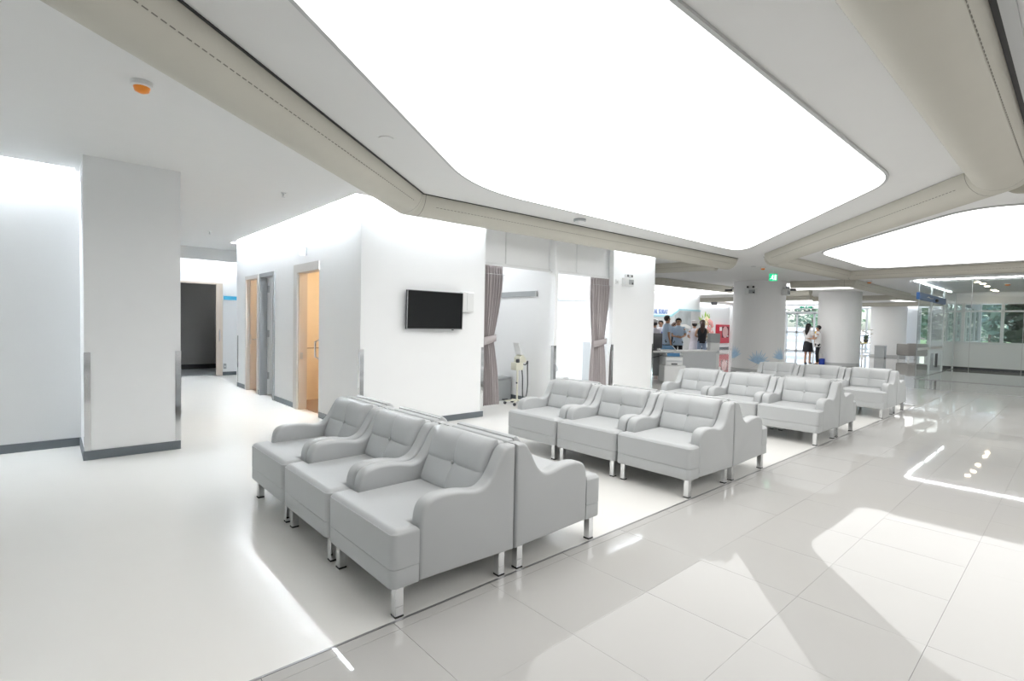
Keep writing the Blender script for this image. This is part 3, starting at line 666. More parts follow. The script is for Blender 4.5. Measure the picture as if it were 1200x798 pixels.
obj('coiled_hose', tube(BM(), catmull([(.0, -.05, .70), (.12, -.06, .66), (.17, -.06, .72), (.17, -.06, .60), (.18, -.06, .3), (.15, -.06, .13), (.10, -.06, .10), (.07, -.06, .16), (.06, -.06, .45), (.05, -.05, .60)], 5), .010, 6), M['dark'], t, 80)
obj('knob', ball(BM(), (-.025, -.012, .36), .016), M['dark'], t, 180)
t = thing('height_gauge', 'tall white height-measuring pole with a dark blue handle in the right bay', 'gauge', (8.10, 6.60, 0))
obj('base_plate', box(BM(), -.12, -.16, 0, .08, .16, .05, .01), M['white'], t, 40); obj('pole', box(BM(), -.028, -.025, .05, .03, .025, 1.58, .004), M['white'], t); obj('pole_tip', lathe(BM(), [(.03, 1.58), (.03, 1.60), (.015, 1.62)], n=12), M['mid'], t)
obj('handle', prism(BM(), [(-.045, .76), (-.02, .80), (.035, 1.0), (.05, 1.03), (-.06, 1.03), (-.06, .78)], 'y', -.06, -.026, .006, 2), M['dark'], t, 40); obj('arm', box(BM(), -.05, -.03, .5, .07, .03, .53), M['mid'], t)
t = thing('scan_machine', 'white measuring machine behind the right curtain', 'machine', (8.50, 6.80, 0))
obj('cabinet', box(BM(), -.26, -.2, .03, .28, .2, 1.10, .02), M['white'], t, 40); obj('console', prism(BM(), [(-.26, 1.10), (.28, 1.10), (.28, 1.20), (-.2, 1.16)], 'y', -.2, .2, .01, 2), M['white'], t, 40); obj('dome', ball(BM(), (-.05, 0, 1.19), (.10, .10, .08)), M['mid'], t, 180)
obj('side_panel', box(BM(), -.265, -.16, .15, -.258, .16, 1.0), M['mid'], t)
for sx in (-.2, .22): obj('castor', lathe(BM(), [(.03, -.015), (.03, .015)], (sx, -.15, .03), 10, 'y'), M['dark'], t)
t = thing('stool', 'small white stool with backrest in the right bay', 'stool', (7.16, 6.62, 0))
obj('seat', lathe(BM(), [(.17, .33), (.185, .345), (.185, .37), (.16, .385)]), M['white'], t, 40); obj('stem', tube(BM(), [(0, 0, .05), (0, 0, .33)], .02), M['chrome'], t); obj('back_pad', box(BM(), -.10, .12, .44, .12, .16, .56, .02), M['white'], t, 40); obj('back_rod', tube(BM(), [(.01, .1, .35), (.01, .15, .50)], .01), M['chrome'], t)
obj('foot', lathe(BM(), [(.2, .0), (.2, .02), (.03, .06)]), M['chrome'], t, 40)

# ================================================================== RECEPTION
# sign wall: mural board with a cyan edge and lettering
t = thing('sign_wall', 'white and grey mural board with blue lettering behind the reception', 'sign', (20.2, 12.0, 0))
ox, oy = 20.2, -.05
obj('grey_board', prism(BM(), [(-4, .3), (2.2, .3), (2.2, 2.06), (.36, 2.06), (-.25, 1.76), (-4, 1.70)], 'y', oy-.02, oy+.05), M['board'], t)
obj('cyan_band', prism(BM(), [(-4, 1.70), (-.25, 1.76), (.36, 2.06), (2.2, 2.06), (2.2, 2.13), (.33, 2.13), (-.30, 1.84), (-4, 1.78)], 'y', oy-.035, oy+.05), M['palecyan'], t)
obj('mural_print', prism(BM(), [(.0, 1.0), (1.35, 1.0), (1.35, 2.03), (.40, 2.03), (.0, 1.84)], 'y', oy-.026, oy-.02), M['mural'], t)
obj('mural_stripe', prism(BM(), catmull([(.0, 1.32), (.4, 1.42), (.9, 1.46), (1.35, 1.36)], 5)+catmull([(1.35, 1.24), (.9, 1.30), (.4, 1.28), (.0, 1.2)], 5), 'y', oy-.030, oy-.025), M['white'], t)
fc = bpy.data.curves.new('lettering', 'FONT'); fc.body = 'AL SURAT'; fc.size = .27; fc.space_character = 1.12; fc.extrude = .008; fc.align_x = 'RIGHT'
fo = bpy.data.objects.new('tmp', fc); COL.objects.link(fo); dg = bpy.context.evaluated_depsgraph_get(); dg.update()
fm_ = bpy.data.meshes.new_from_object(fo.evaluated_get(dg)); bpy.data.objects.remove(fo); fm_.name = 'lettering'; fm_.materials.clear(); fm_.materials.append(M['signblue'])
lo = obj('lettering', fm_, None, t, loc=(-.50, -.02, 1.88)); lo.rotation_euler = (pi/2, 0, 0); lo.scale = (.78, 1, 1)
# fire-hose cabinet
t = thing('fire_hose_cabinet', 'red fire hose cabinet on the far wall', 'cabinet', (31.85, 15.5, .36))
obj('case', box(BM(), -.78, -.16, 0, .78, 0, 1.17), M['red'], t)
dr_ = obj('door', box(BM(), -.70, -.18, .06, .70, -.16, 1.11), M['red'], t)
obj('window', box(BM(), -.30, -.19, .35, .62, -.18, 1.05), M['redgl'], dr_); bm = BM(); lathe(bm, [(.24, -.012), (.36, -.012), (.36, .0), (.24, 0)], (.12, -.19, .70), 28, 'y'); obj('hose_reel', bm, M['hose'], dr_); obj('notice', box(BM(), -.62, -.19, .78, -.32, -.18, 1.02), M['wshirt'], dr_)
obj('nozzle', ball(BM(), (.45, -.19, .45), .05, 8, 6), M['wshirt'], dr_)
t = thing('restroom_sign', 'small blue and white pictogram sign on the far wall beside the red cabinet', 'sign', (33.2, 15.0, 1.45))
obj('plate', box(BM(), -.42, -.02, 0, .42, 0, .52), M['wshirt'], t)
for x in (-.36, .06):
    for z in (.05, .29): obj('pictogram', box(BM(), x, -.03, z, x+.30, -.02, z+.19), M['signblue'], t)
# counter
VR = yaw-pi/2
t = thing('reception_counter', 'white reception counter with a pale grey front panel', 'counter', (12.6, 7.0, 0), radians(-12))
obj('counter_body', box(BM(), -.62, -.05, .05, .97, .40, .68), M['white'], t); obj('front_panel', box(BM(), -.36, -.09, .03, .97, -.05, .69), M['board'], t); obj('worktop', box(BM(), -1.0, -.10, .69, 1.0, .45, .72, .006), M['white'], t); obj('plinth', box(BM(), -.6, .0, 0, .9, .35, .05), M['mid'], t)
obj('end_panel', box(BM(), -.66, -.10, .02, -.62, .45, .69), M['white'], t)
t = thing('white_desk', 'white desk carrying the dark monitor at the reception', 'desk', (11.0, 6.96, 0), VR)
obj('desktop', box(BM(), -.7, -.10, .71, .26, .55, .75, .006), M['white'], t); obj('side_panel', box(BM(), -.68, -.08, 0, -.63, .50, .71), M['board'], t); obj('side_panel', box(BM(), .20, -.08, 0, .24, .50, .71), M['white'], t); obj('back_panel', box(BM(), -.63, .45, .1, .20, .48, .71), M['mid'], t)
obj('cable', tube(BM(), catmull([(-.5, -.085, .60), (-.2, -.085, .585), (.0, -.085, .62), (.19, -.085, .68)], 4), .010, 6), M['dark'], t)
t = thing('computer_monitor', 'dark computer monitor on the white reception desk', 'monitor', (11.04, 7.02, .75), VR+.2)
obj('screen_back', box(BM(), -.17, -.02, .06, .17, .03, .43, .012), M['dark'], t, 40); obj('stand', box(BM(), -.04, .0, .01, .04, .04, .14), M['dark'], t); obj('foot', box(BM(), -.10, -.07, 0, .10, .09, .014), M['dark'], t); obj('badge', box(BM(), -.12, -.025, .10, -.10, -.019, .12), M['mid'], t)
t = thing('printer', 'white office printer with a dark blue screen beside the counter', 'printer', (10.97, 6.52, .44), VR)
obj('case', box(BM(), -.20, -.18, 0, .20, .18, .20, .012), M['white'], t, 40); obj('scanner_lid', box(BM(), -.20, -.18, .205, .20, .18, .24, .01), M['mid'], t, 40); obj('control_screen', box(BM(), -.17, -.19, .215, .12, -.16, .29), M['bluescr'], t); obj('paper_slot', box(BM(), -.07, -.186, .02, .07, -.178, .05), M['dark'], t); obj('tray', box(BM(), -.18, -.188, .08, .18, -.179, .12), M['board'], t)
t = thing('printer_cabinet', 'small white wheeled cabinet under the printer', 'cabinet', (10.95, 6.50, 0), VR)
obj('case', box(BM(), -.25, -.22, .06, .25, .22, .438, .006), M['white'], t); obj('drawer', box(BM(), -.24, -.235, .08, .24, -.22, .43), M['white'], t)
for sx in (-.2, .2): obj('castor', lathe(BM(), [(.03, -.015), (.03, .015)], (sx, -.17, .03), 10, 'y'), M['dark'], t)
t = thing('tablet_stand', 'slanted dark blue display lying on the white counter', 'display', (11.95, 7.28, .72), VR); obj('case', prism(BM(), [(-.16, 0), (.16, 0), (.16, .13), (-.16, .03)], 'x', -.22, .22, .006, 2), M['white'], t); sc_ = obj('screen', prism(BM(), [(-.14, .040), (.14, .128), (.14, .134), (-.14, .046)], 'x', -.18, .18), M['bluescr'], t)
t = thing('document_kiosk', 'white boxed kiosk with a grey window at the counter end', 'kiosk', (14.05, 7.06, 0), VR)
obj('body', box(BM(), -.13, -.12, .0, .13, .12, .92, .006), M['white'], t); obj('window', box(BM(), -.14, -.13, .92, .14, .10, 1.18, .006), M['mid'], t); obj('tray', box(BM(), -.12, -.15, .62, .12, -.12, .70), M['board'], t); obj('front_plate', box(BM(), -.125, -.128, .74, .125, -.12, .90), M['white'], t)
for q, lab in (((27.0, 13.6, 2.68), 'dark box camera hanging from the ceiling left of the first column, nearer the flowers'), ((27.6, 12.2, 2.68), 'dark box camera hanging from the ceiling at the edge of the first column')):
    t = thing('security_camera', lab, 'camera', q, VR); obj('camera_body', box(BM(), -.14, -.1, -.11, .14, .1, .06, .02), M['dark'], t); obj('bracket', box(BM(), -.03, -.03, .06, .03, .03, .12), M['mid'], t)
# flowers
def flower_stand(x, y, label):
    t = thing('flower_stand', label, 'flowers', (x, y, 0)); r = random.Random(3)
    for k in range(3): a = 2*pi*k/3; obj('stand_leg', tube(BM(), [(0, 0, 1.0), (.3*cos(a), .3*sin(a), 0)], .015, 6), M['dark'], t)
    obj('basket', lathe(BM(), [(.10, .85), (.22, 1.05), (.24, 1.08)]), M['beige'], t, 50)
    def blob(m, n, f, nm):
        for i in range(n):
            bm = BM(); q, s = f(r)
            for k in range(7):
                a = 2*pi*k/7; ball(bm, (q[0]+s*.55*cos(a), q[1], q[2]+s*.55*sin(a)), (s*.5, s*.22, s*.5), 6, 4)
            ball(bm, q, s*.35, 6, 4); obj(nm, bm, M[m], t, 180)
    blob('pink', 16, lambda r: ((r.uniform(-.16, .3), r.uniform(-.16, -.05), r.uniform(1.05, 1.62)), r.uniform(.08, .12)), 'blossom')
    blob('cream', 14, lambda r: ((r.uniform(-.3, .42), r.uniform(-.1, .05), r.uniform(1.1, 1.75)), r.uniform(.07, .1)), 'blossom')
    blob('petalw', 8, lambda r: ((r.uniform(-.1, .4), r.uniform(-.14, 0), r.uniform(.95, 1.5)), r.uniform(.06, .09)), 'blossom')
    for i in range(16):
        a = r.uniform(.2, 2.9); p = Vector((-.12+.42*cos(a), r.uniform(-.05, .1), 1.3+.42*sin(a))); bm = BM(); ln = r.uniform(.2, .34)
        d = Vector((cos(a), 0, sin(a))); s = Vector((-d.z, 0, d.x)); q = [p, p+d*ln*.5+s*.035, p+d*ln, p+d*ln*.5-s*.035]
        bm.faces.new([bm.verts.new(v) for v in q]); o = obj('leaf', bm, M['lime'], t); md = o.modifiers.new('thickness', 'SOLIDIFY'); md.thickness = .004
flower_stand(20.95, 10.85, 'tall stand of pink and cream flowers behind the woman in black')

# ================================================================== PEOPLE
def skinmesh(name, V, E, m, parent, sub=1):
    """V: {joint: ((x,y,z), radius)}; connected chain -> one smooth surface"""
    bm = BM(); sl = bm.verts.layers.skin.verify(); ids = {}
    for i, (k, (p, r)) in enumerate(V.items()):
        v = bm.verts.new(p); rr = r if isinstance(r, tuple) else (r, r); v[sl].radius = rr; v[sl].use_root = (i == 0); ids[k] = v
    for a, b in E: bm.edges.new((ids[a], ids[b]))
    o = obj(name, bm, m, parent)
    s = o.modifiers.new('skin', 'SKIN'); s.use_smooth_shade = True
    u = o.modifiers.new('smooth', 'SUBSURF'); u.levels = sub; u.render_levels = sub
    return o
def person(label, loc, rz, H=1.62, top='shirt', topm='blue', bottom='trousers', botm='trous', hair='short', hairm='hair', arms='down', cap=False, female=False, lean=0., group=None, extras=()):
    t = thing('person', label, 'person', loc, rz, group); h = H
    sw = .108 if not female else .098
    def p(x, y, z): return (x*h, (y+lean*max(0, z-.52))*h, z*h)
    J = {}
    J['pelvis'] = (p(0, 0, .525), .058*h); J['spine'] = (p(0, .004, .60), .052*h); J['chest'] = (p(0, 0, .72), .056*h); J['neck0'] = (p(0, -.002, .815), .040*h); J['neck'] = (p(0, .004, .850), .030*h)
    J['head0'] = (p(0, .012, .885), .042*h); J['head'] = (p(0, .008, .932), .054*h); J['crown'] = (p(0, -.002, .962), .044*h); J['chin'] = (p(0, .042, .885), .020*h); J['nose'] = (p(0, .066, .922), .008*h)
    E = [('pelvis', 'spine'), ('spine', 'chest'), ('chest', 'neck0'), ('neck0', 'neck'), ('neck', 'head0'), ('head0', 'head'), ('head', 'crown'), ('head0', 'chin'), ('head', 'nose')]
    for s, n in ((-1, 'L'), (1, 'R')):
        mode = arms[0 if s < 0 else 1] if isinstance(arms, tuple) else arms
        if mode == 'down': el, wr, dirv = (s*.132, -.012, .635), (s*.135, .025, .495), (0, .12, -1)
        elif mode == 'front': el, wr, dirv = (s*.140, .0, .655), (s*.055, .115, .625), (-s*.8, .45, .0)
        elif mode == 'reach': el, wr, dirv = (s*.125, .05, .66), (s*.08, .165, .665), (0, 1, .1)
        elif mode == 'face': el, wr, dirv = (s*.115, .09, .70), (s*.05, .10, .83), (-s*.2, -.1, 1)
        elif mode == 'hip': el, wr, dirv = (s*.19, -.02, .66), (s*.105, .02, .56), (-s*.6, .4, -.4)
        J['sh'+n] = (p(s*sw, 0, .800), .034*h); J['el'+n] = (p(*el), .024*h); J['wr'+n] = (p(*wr), .016*h)
        d = Vector(dirv).normalized(); side = d.cross(Vector((0, 1, 0)) if abs(d.y) < .7 else Vector((0, 0, 1))).normalized()
        w = Vector(p(*wr)); pal = w+d*.040*h; J['pa'+n] = (tuple(pal), (.020*h, .013*h))
        E += [('chest', 'sh'+n), ('sh'+n, 'el'+n), ('el'+n, 'wr'+n), ('wr'+n, 'pa'+n)]
        for f, (o_, l_) in enumerate(((-.015, .036), (-.005, .043), (.005, .041), (.014, .033))):
            b = pal+side*o_*h+d*.012*h; m1 = b+d*l_*.55*h; tip = m1+(d*.45+Vector((0, .25, -.1))*.5)*l_*h
            J['f%d%s' % (f, n)] = (tuple(b), .0055*h); J['g%d%s' % (f, n)] = (tuple(m1), .0048*h); J['h%d%s' % (f, n)] = (tuple(tip), .0038*h)
            E += [('pa'+n, 'f%d%s' % (f, n)), ('f%d%s' % (f, n), 'g%d%s' % (f, n)), ('g%d%s' % (f, n), 'h%d%s' % (f, n))]
        tb = w+d*.022*h-side*.018*h; tt = tb+d*.03*h-side*.014*h; J['t0'+n] = (tuple(tb), .0065*h); J['t1'+n] = (tuple(tt), .005*h); E += [('wr'+n, 't0'+n), ('t0'+n, 't1'+n)]
        J['hip'+n] = (p(s*.046, 0, .495), .050*h); J['kn'+n] = (p(s*.054, .012, .280), .034*h); J['an'+n] = (p(s*.056, -.006, .045), .021*h); J['to'+n] = (p(s*.062, .075, .016), .016*h); J['he'+n] = (p(s*.056, -.025, .018), .017*h)
        E += [('pelvis', 'hip'+n), ('hip'+n, 'kn'+n), ('kn'+n, 'an'+n), ('an'+n, 'to'+n), ('an'+n, 'he'+n)]
    body = skinmesh('body', J, E, M['skin'], t)
    def sub(keys, grow, extra=(), cut=None):
        V = {k: (J[k][0], (J[k][1] if not isinstance(J[k][1], tuple) else J[k][1][0])+grow*h) for k in keys}
        if cut:
            for k, (a, b, f, g) in cut.items():
                A, B_ = Vector(J[a][0]), Vector(J[b][0]); V[k] = (tuple(A.lerp(B_, f)), g*h)
        return V
    if top:
        wf = .90 if female else 1.
        rows = [(.455, .104, .080), (.53, .104, .080), (.60, .092, .073), (.68, .102, .078), (.745, .114, .078), (.79, .112, .068), (.815, .088, .056), (.835, .056, .046), (.852, .043, .041)]
        if bottom == 'trousers' and top == 'vest': rows = [(.50, .104, .080)]+rows[1:]
        bm = BM(); n = 20; rings = []
        for z, w_, d_ in rows:
            c0 = p(0, 0, z); rings.append([bm.verts.new((c0[0]+w_*wf*h*cos(2*pi*k/n), c0[1]+d_*h*sin(2*pi*k/n), c0[2])) for k in range(n)])
        for a, b in zip(rings, rings[1:]):
            for k in range(n): bm.faces.new((a[k], a[(k+1) % n], b[(k+1) % n], b[k]))
        if top != 'vest':
            for nn in 'LR':
                S_, E_, W_ = Vector(J['sh'+nn][0]), Vector(J['el'+nn][0]), Vector(J['wr'+nn][0]); inn = Vector(p(J['sh'+nn][0][0]/h*.72, 0, .795))
                if top == 'long': tube(bm, [inn, S_, S_.lerp(E_, .5), E_, W_], [.036*h, .042*h, .036*h, .031*h, .024*h], 12)
                else: tube(bm, [inn, S_, S_.lerp(E_, .35), S_.lerp(E_, .68)], [.036*h, .043*h, .040*h, .039*h], 12)
        bmesh.ops.recalc_face_normals(bm, faces=bm.faces)
        so = obj('shirt' if top != 'vest' else 'sleeveless_top', bm, M[topm], t, 70)
        md = so.modifiers.new('thickness', 'SOLIDIFY'); md.thickness = .006
    if bottom == 'trousers':
        V = sub(['pelvis', 'hipL', 'hipR', 'knL', 'knR'], .005); V['anL'] = (J['anL'][0], .030*h); V['anR'] = (J['anR'][0], .030*h)
        skinmesh('trousers', V, [('pelvis', 'hipL'), ('pelvis', 'hipR'), ('hipL', 'knL'), ('hipR', 'knR'), ('knL', 'anL'), ('knR', 'anR')], M[botm], t)
    else:
        o = obj('skirt', lathe(BM(), [(.062*h, .60*h), (.095*h, .52*h), (.112*h, .40*h), (.115*h, .30*h), (.108*h, .30*h), (.10*h, .42*h)], (0, 0, 0), 20), M[botm], t, 60)
    for s, n in ((-1, 'L'), (1, 'R')):
        a = Vector(J['he'+n][0]); b = Vector(J['to'+n][0]); skinmesh('shoe', {'a': ((a.x, a.y, .024*h), .022*h), 'b': ((b.x, (a.y+b.y)/2, .020*h), .021*h), 'c': ((b.x, b.y+.01*h, .016*h), .017*h)}, [('a', 'b'), ('b', 'c')], M['wshirt' if 'nurse' in (topm, botm) else 'dark'], t)
    hc = Vector(J['head'][0])
    for s in (-1, 1):
        obj('eye', ball(BM(), (hc.x+s*.020*h, hc.y+.049*h, hc.z+.002*h), .006*h, 8, 6), M['dark'], body, 180); obj('ear', ball(BM(), (hc.x+s*.053*h, hc.y-.002*h, hc.z-.006*h), (.006*h, .012*h, .019*h), 8, 6), M['skin'], body, 180)
    obj('mouth', ball(BM(), (hc.x, hc.y+.050*h, hc.z-.034*h), (.014*h, .006*h, .004*h), 8, 6), M['hose'], body, 180)
    bm = BM(); ball(bm, (hc.x, hc.y-.010*h, hc.z+.016*h), (.060*h, .062*h, .060*h), 18, 12)
    for v in bm.verts:
        if v.co.y > hc.y+.03*h and v.co.z < hc.z+.040*h: v.co.y = hc.y+.012*h
    if hair == 'long': tube(bm, [(hc.x, hc.y-.035*h, hc.z+.02*h), (hc.x, hc.y-.062*h, hc.z-.06*h), (hc.x, hc.y-.075*h, hc.z-.14*h), (hc.x, hc.y-.072*h, hc.z-.22*h)], [.05*h, .052*h, .045*h, .018*h], 10)
    if hair == 'bun': ball(bm, (hc.x, hc.y-.062*h, hc.z-.012*h), .030*h, 10, 8)
    hr = obj('hair', bm, M[hairm], t, 180)
    if cap: obj('nurse_cap', prism(BM(), [(hc.x-.060*h, hc.z+.030*h), (hc.x+.060*h, hc.z+.030*h), (hc.x+.076*h, hc.z+.085*h), (hc.x, hc.z+.108*h), (hc.x-.076*h, hc.z+.085*h)], 'y', hc.y-.074*h, hc.y+.050*h, .008, 2), M['wshirt'], t, 50)
    for nm, f, m in extras: obj(nm, f(h), M[m], t, 60)
    return t
def face(x, y, tx, ty): return math.atan2(ty-y, tx-x)-pi/2
person('man in light blue shirt and black trousers standing in profile at the reception', (14.75, 8.98, 0), face(0, 0, .80, -.60), 1.70, 'shirt', 'blue', arms='down')
person('man in light blue polo facing the camera with hands folded at the reception', (15.3, 8.9, 0), face(15.3, 8.9, 6, 1.2), 1.63, 'shirt', 'blue', arms='front')
person('nurse in white uniform and cap seen from behind, right of the two men', (16.9, 9.2, 0), face(0, 0, .75, .6), 1.53, 'shirt', 'nurse', 'skirt', 'nurse', 'bun', arms='front', cap=True, female=True)
person('woman in sleeveless black top and jeans with long brown hair, seen from behind', (16.75, 8.83, 0), face(0, 0, .8, .5), 1.60, 'vest', 'trous', 'trousers', 'jeans', 'long', 'hairb', arms='front', female=True)
person('nurse in white cap at the far left behind the dark monitor', (15.2, 9.72, 0), face(0, 0, .8, .3), 1.53, 'shirt', 'nurse', 'skirt', 'nurse', 'bun', arms='down', cap=True, female=True)
person('woman in white uniform with royal blue sash beside the left nurse', (16.3, 10.18, 0), face(16.3, 10.18, 6, 1), 1.56, 'shirt', 'nurse', 'skirt', 'royal', 'bun', arms='down', female=True,
       extras=(('sash', lambda h: prism(BM(), [(-.09*h, .80*h), (-.05*h, .82*h), (.08*h, .56*h), (.03*h, .55*h)], 'y', .082*h, .092*h, .002, 1), 'royal'),))
person('dark-clothed woman partly hidden between the two men in blue', (16.85, 9.95, 0), face(0, 0, .3, -.9), 1.50, 'long', 'trous', 'trousers', 'trous', 'long', 'hairb', arms='front', female=True)
person('woman in white blouse and black skirt standing by the entrance', (22.05, 7.23, 0), face(0, 0, .95, -.2), 1.58, 'shirt', 'wshirt', 'skirt', 'trous', 'long', arms=('face', 'front'), female=True)
person('woman in white shirt and black trousers leaning close by the entrance', (21.86, 6.82, 0), face(0, 0, -.2, .95), 1.50, 'shirt', 'wshirt', 'trousers', 'trous', 'short', arms='reach', female=True)
person('person in yellow top partly hidden behind the second round column', (24.1, 7.42, 0), face(0, 0, -.9, -.3), 1.55, 'shirt', 'yellow', 'trousers', 'royal', 'short', arms='down')
t = thing('shoulder_bag', 'royal blue and white bag on the floor beside the women at the entrance', 'bag', (22.05, 6.72, 0)); obj('bag_body', box(BM(), -.10, -.08, .0, .10, .08, .24, .03), M['royal'], t, 40); obj('bag_strap', tube(BM(), catmull([(-.1, 0, .29), (-.06, 0, .42), (.06, 0, .42), (.1, 0, .29)], 4), .012, 6), M['wshirt'], t)

# ================================================================== far waiting corner
t = thing('side_table', 'white round pedestal table by the far windows', 'table', (31.4, 7.72, 0))
obj('table_top', lathe(BM(), [(.33, .68), (.35, .70), (.33, .72)], n=32), M['yel'], t, 50); obj('pedestal', lathe(BM(), [(.22, .0), (.20, .02), (.05, .06), (.03, .4), (.04, .60), (.14, .68)]), M['white'], t, 50)
t = thing('potted_plant', 'dark green potted plant with white flowers on the far table', 'plant', (31.52, 7.60, .72)); r = random.Random(5)
obj('pot', lathe(BM(), [(.08, 0), (.12, .16), (.13, .18)]), M['dark'], t, 50)
for k in range(26):
    a = r.uniform(0, 2*pi); e = r.uniform(.2, 1.2); ln = r.uniform(.2, .36); d = Vector((cos(a)*cos(e), sin(a)*cos(e), sin(e))); s = Vector((-sin(a), cos(a), 0))*.055; b = Vector((0, 0, .17)); bm = BM()
    v = [bm.verts.new(q) for q in (b, b+d*ln*.5+s, b+d*ln, b+d*ln*.5-s)]; bm.faces.new(v); o = obj('leaf', bm, M['leafd'], t); md = o.modifiers.new('thickness', 'SOLIDIFY'); md.thickness = .006
for k in range(9):
    a = r.uniform(0, 2*pi); q = (.2*cos(a)*r.random(), .28*sin(a), r.uniform(.42, .68)); obj('blossom', ball(BM(), q, (.07, .07, .04), 8, 6), M['petalw'], t, 180); 
t = thing('yellow_box', 'flat yellow box lying on the far table beside the plant', 'box', (31.25, 7.86, .72)); obj('case', box(BM(), -.08, -.12, 0, .08, .12, .06, .006), M['yel'], t); obj('lid', box(BM(), -.085, -.125, .06, .085, .125, .075, .004), M['cream'], t)
t = thing('waste_bin', 'grey square bin on the tiles before the farthest column', 'bin', (30.6, 6.75, 0)); obj('bucket', prism(BM(), [(-.22, -.2), (.22, -.2), (.22, .2), (-.22, .2)], 'z', 0, .58, .01, 2), M['mid'], t, 40); obj('rim', wallbox(BM(), (-.23, -.21, .58, .23, .21, .63)), M['steel'], t); obj('foot', box(BM(), -.18, -.205, .001, .18, -.199, .05), M['dark'], t)
t = thing('lounge_chair', 'taupe box armchair by the glass room corner', 'armchair', (30.8, 5.55, 0), yaw-pi/2)
obj('front_face', box(BM(), -.45, -.40, .18, .45, .35, .66, .03), M['chairfar'], t, 40); obj('backrest', box(BM(), -.45, -.42, .20, .45, -.26, .78, .03), M['chairfar'], t, 40); 
for sx in (-.4, .4):
    obj('armrest', box(BM(), sx-.07, -.40, .2, sx+.07, .36, .74, .03), M['chairfar'], t, 40)
    for y in (-.34, .3): obj('leg', box(BM(), sx-.025, y-.025, 0, sx+.025, y+.025, .19), M['white'], t)

# ================================================================== GLASS ROOM, exterior walls and windows
gx, gy = 18.4, 3.2
t = thing('glass_partition', 'clear frameless glass front wall of the glass room', 'partition', (gx, gy, 0))
ye = [0, -1.13, -2.14, -3.2, -4.3, -5.4, -6.5]
for a, b in zip(ye, ye[1:]): obj('pane', box(BM(), -.006, b+.004, .012, .006, a-.004, ZC-.005), M['glass'], t)
obj('floor_channel', box(BM(), -.012, -6.5, .001, .012, .02, .014), M['trim'], t)
for y in (0.,): obj('corner_bar', box(BM(), -.010, -.010, .012, .010, .010, ZC-.005), M['mid'], t)
for y in ye[1:4]: obj('joint_seal', box(BM(), -.007, y-.004, .012, .007, y+.004, ZC-.005), M['panrim'], t)
t = thing('glass_door_wall', 'clear glass side wall with sliding door and blue header', 'partition', (gx, gy+.02, 0))
for a, b in ((.012, 1.9), (1.91, 4.0), (4.01, 6.2)):
    obj('pane', box(BM(), a, -.006, .012, b, .006, 2.27), M['glass'], t); obj('upper_pane', box(BM(), a, -.006, 2.47, b, .006, ZC-.005), M['glass'], t)
hb = obj('blue_header', box(BM(), -.02, -.04, 2.27, 4.1, .04, 2.47), M['navy'], t); obj('header_mark', prism(BM(), catmull([(.95, 2.35), (1.2, 2.40), (1.5, 2.36), (1.9, 2.38)], 4)+[(1.9, 2.365), (1.5, 2.345), (1.2, 2.375)], 'y', -.046, -.04), M['wshirt'], hb); obj('door_sensor', ball(BM(), (2.4, -.05, 2.33), (.16, .05, .05)), M['black'], hb, 180)
obj('floor_channel', box(BM(), 0, -.012, .001, 6.2, .012, .014), M['trim'], t)
for x in (2.62, 2.82): obj('door_handle', tube(BM(), [(x, -.06, .22), (x, -.06, .66)], .018), M['dark'], t)
for x in (1.905, 4.005, 6.2): obj('stile', box(BM(), x-.03, -.025, .014, x+.03, .025, ZC-.005), M['alu'], t)
obj('push_band', box(BM(), .2, -.008, .80, 4.0, -.0062, .88), M['exitw'] if 0 else M['wshirt'], t)
XE = 24.7
struct('wall_window_low', wallbox(BM(), (XE, -6, .10, XE+.12, 3.5, .95), (XE, -6, 2.42, XE+.12, 3.5, 3.0)), M['beige'] if 0 else W)
struct('baseboard_window', box(BM(), XE+.03, -6, 0, XE+.12, 3.5, .10), M['dark'])
def window_y(name, x, ys_, z0, z1, transom=None, sill=True):
    bm = BM(); w = .045
    for y in ys_: box(bm, x-.02, y-w, z0, x+.06, y+w, z1)
    wallbox(bm, (x-.03, min(ys_), z0-.03, x+.07, max(ys_), z0+.05), (x-.02, min(ys_), z1-.05, x+.06, max(ys_), z1+.02))
    if transom: box(bm, x-.02, min(ys_), transom-.03, x+.06, max(ys_), transom+.03)
    o = struct(name, bm, M['alu'])
    for a, b in zip(ys_, ys_[1:]): obj('pane', box(BM(), x+.015, a+w, z0+.05, x+.025, b-w, z1-.05), M['wglass'], o)
def window_x(name, y, xs_, z0, z1, transom=None):
    bm = BM(); w = .05
    for x in xs_: box(bm, x-w, y-.02, z0, x+w, y+.06, z1)
    wallbox(bm, (min(xs_), y-.03, z0-.03, max(xs_), y+.07, z0+.05), (min(xs_), y-.02, z1-.05, max(xs_), y+.06, z1+.02))
    if transom: box(bm, min(xs_), y-.02, transom-.03, max(xs_), y+.06, transom+.03)
    o = struct(name, bm, M['alu'])
    for a, b in zip(xs_, xs_[1:]): obj('pane', box(BM(), a+w, y+.015, z0+.05, b-w, y+.025, z1-.05), M['wglass'], o)
window_y('window_1', XE+.03, [-5.2, -4.2, -3.15, -2.1, -1.1, -.08, .94, 1.95, 2.99, 3.5], .97, 2.42, 2.12)
struct('wall_window_side', wallbox(BM(), (XE, 3.5, 0, 34, 3.6, .9), (XE, 3.5, 2.5, 34, 3.6, 3.0)), W)
window_x('window_2', 3.52, [24.8, 26.1, 27.4, 28.7, 30.0, 31.3, 32.6, 33.9], .9, 2.5)
XW = 34.6
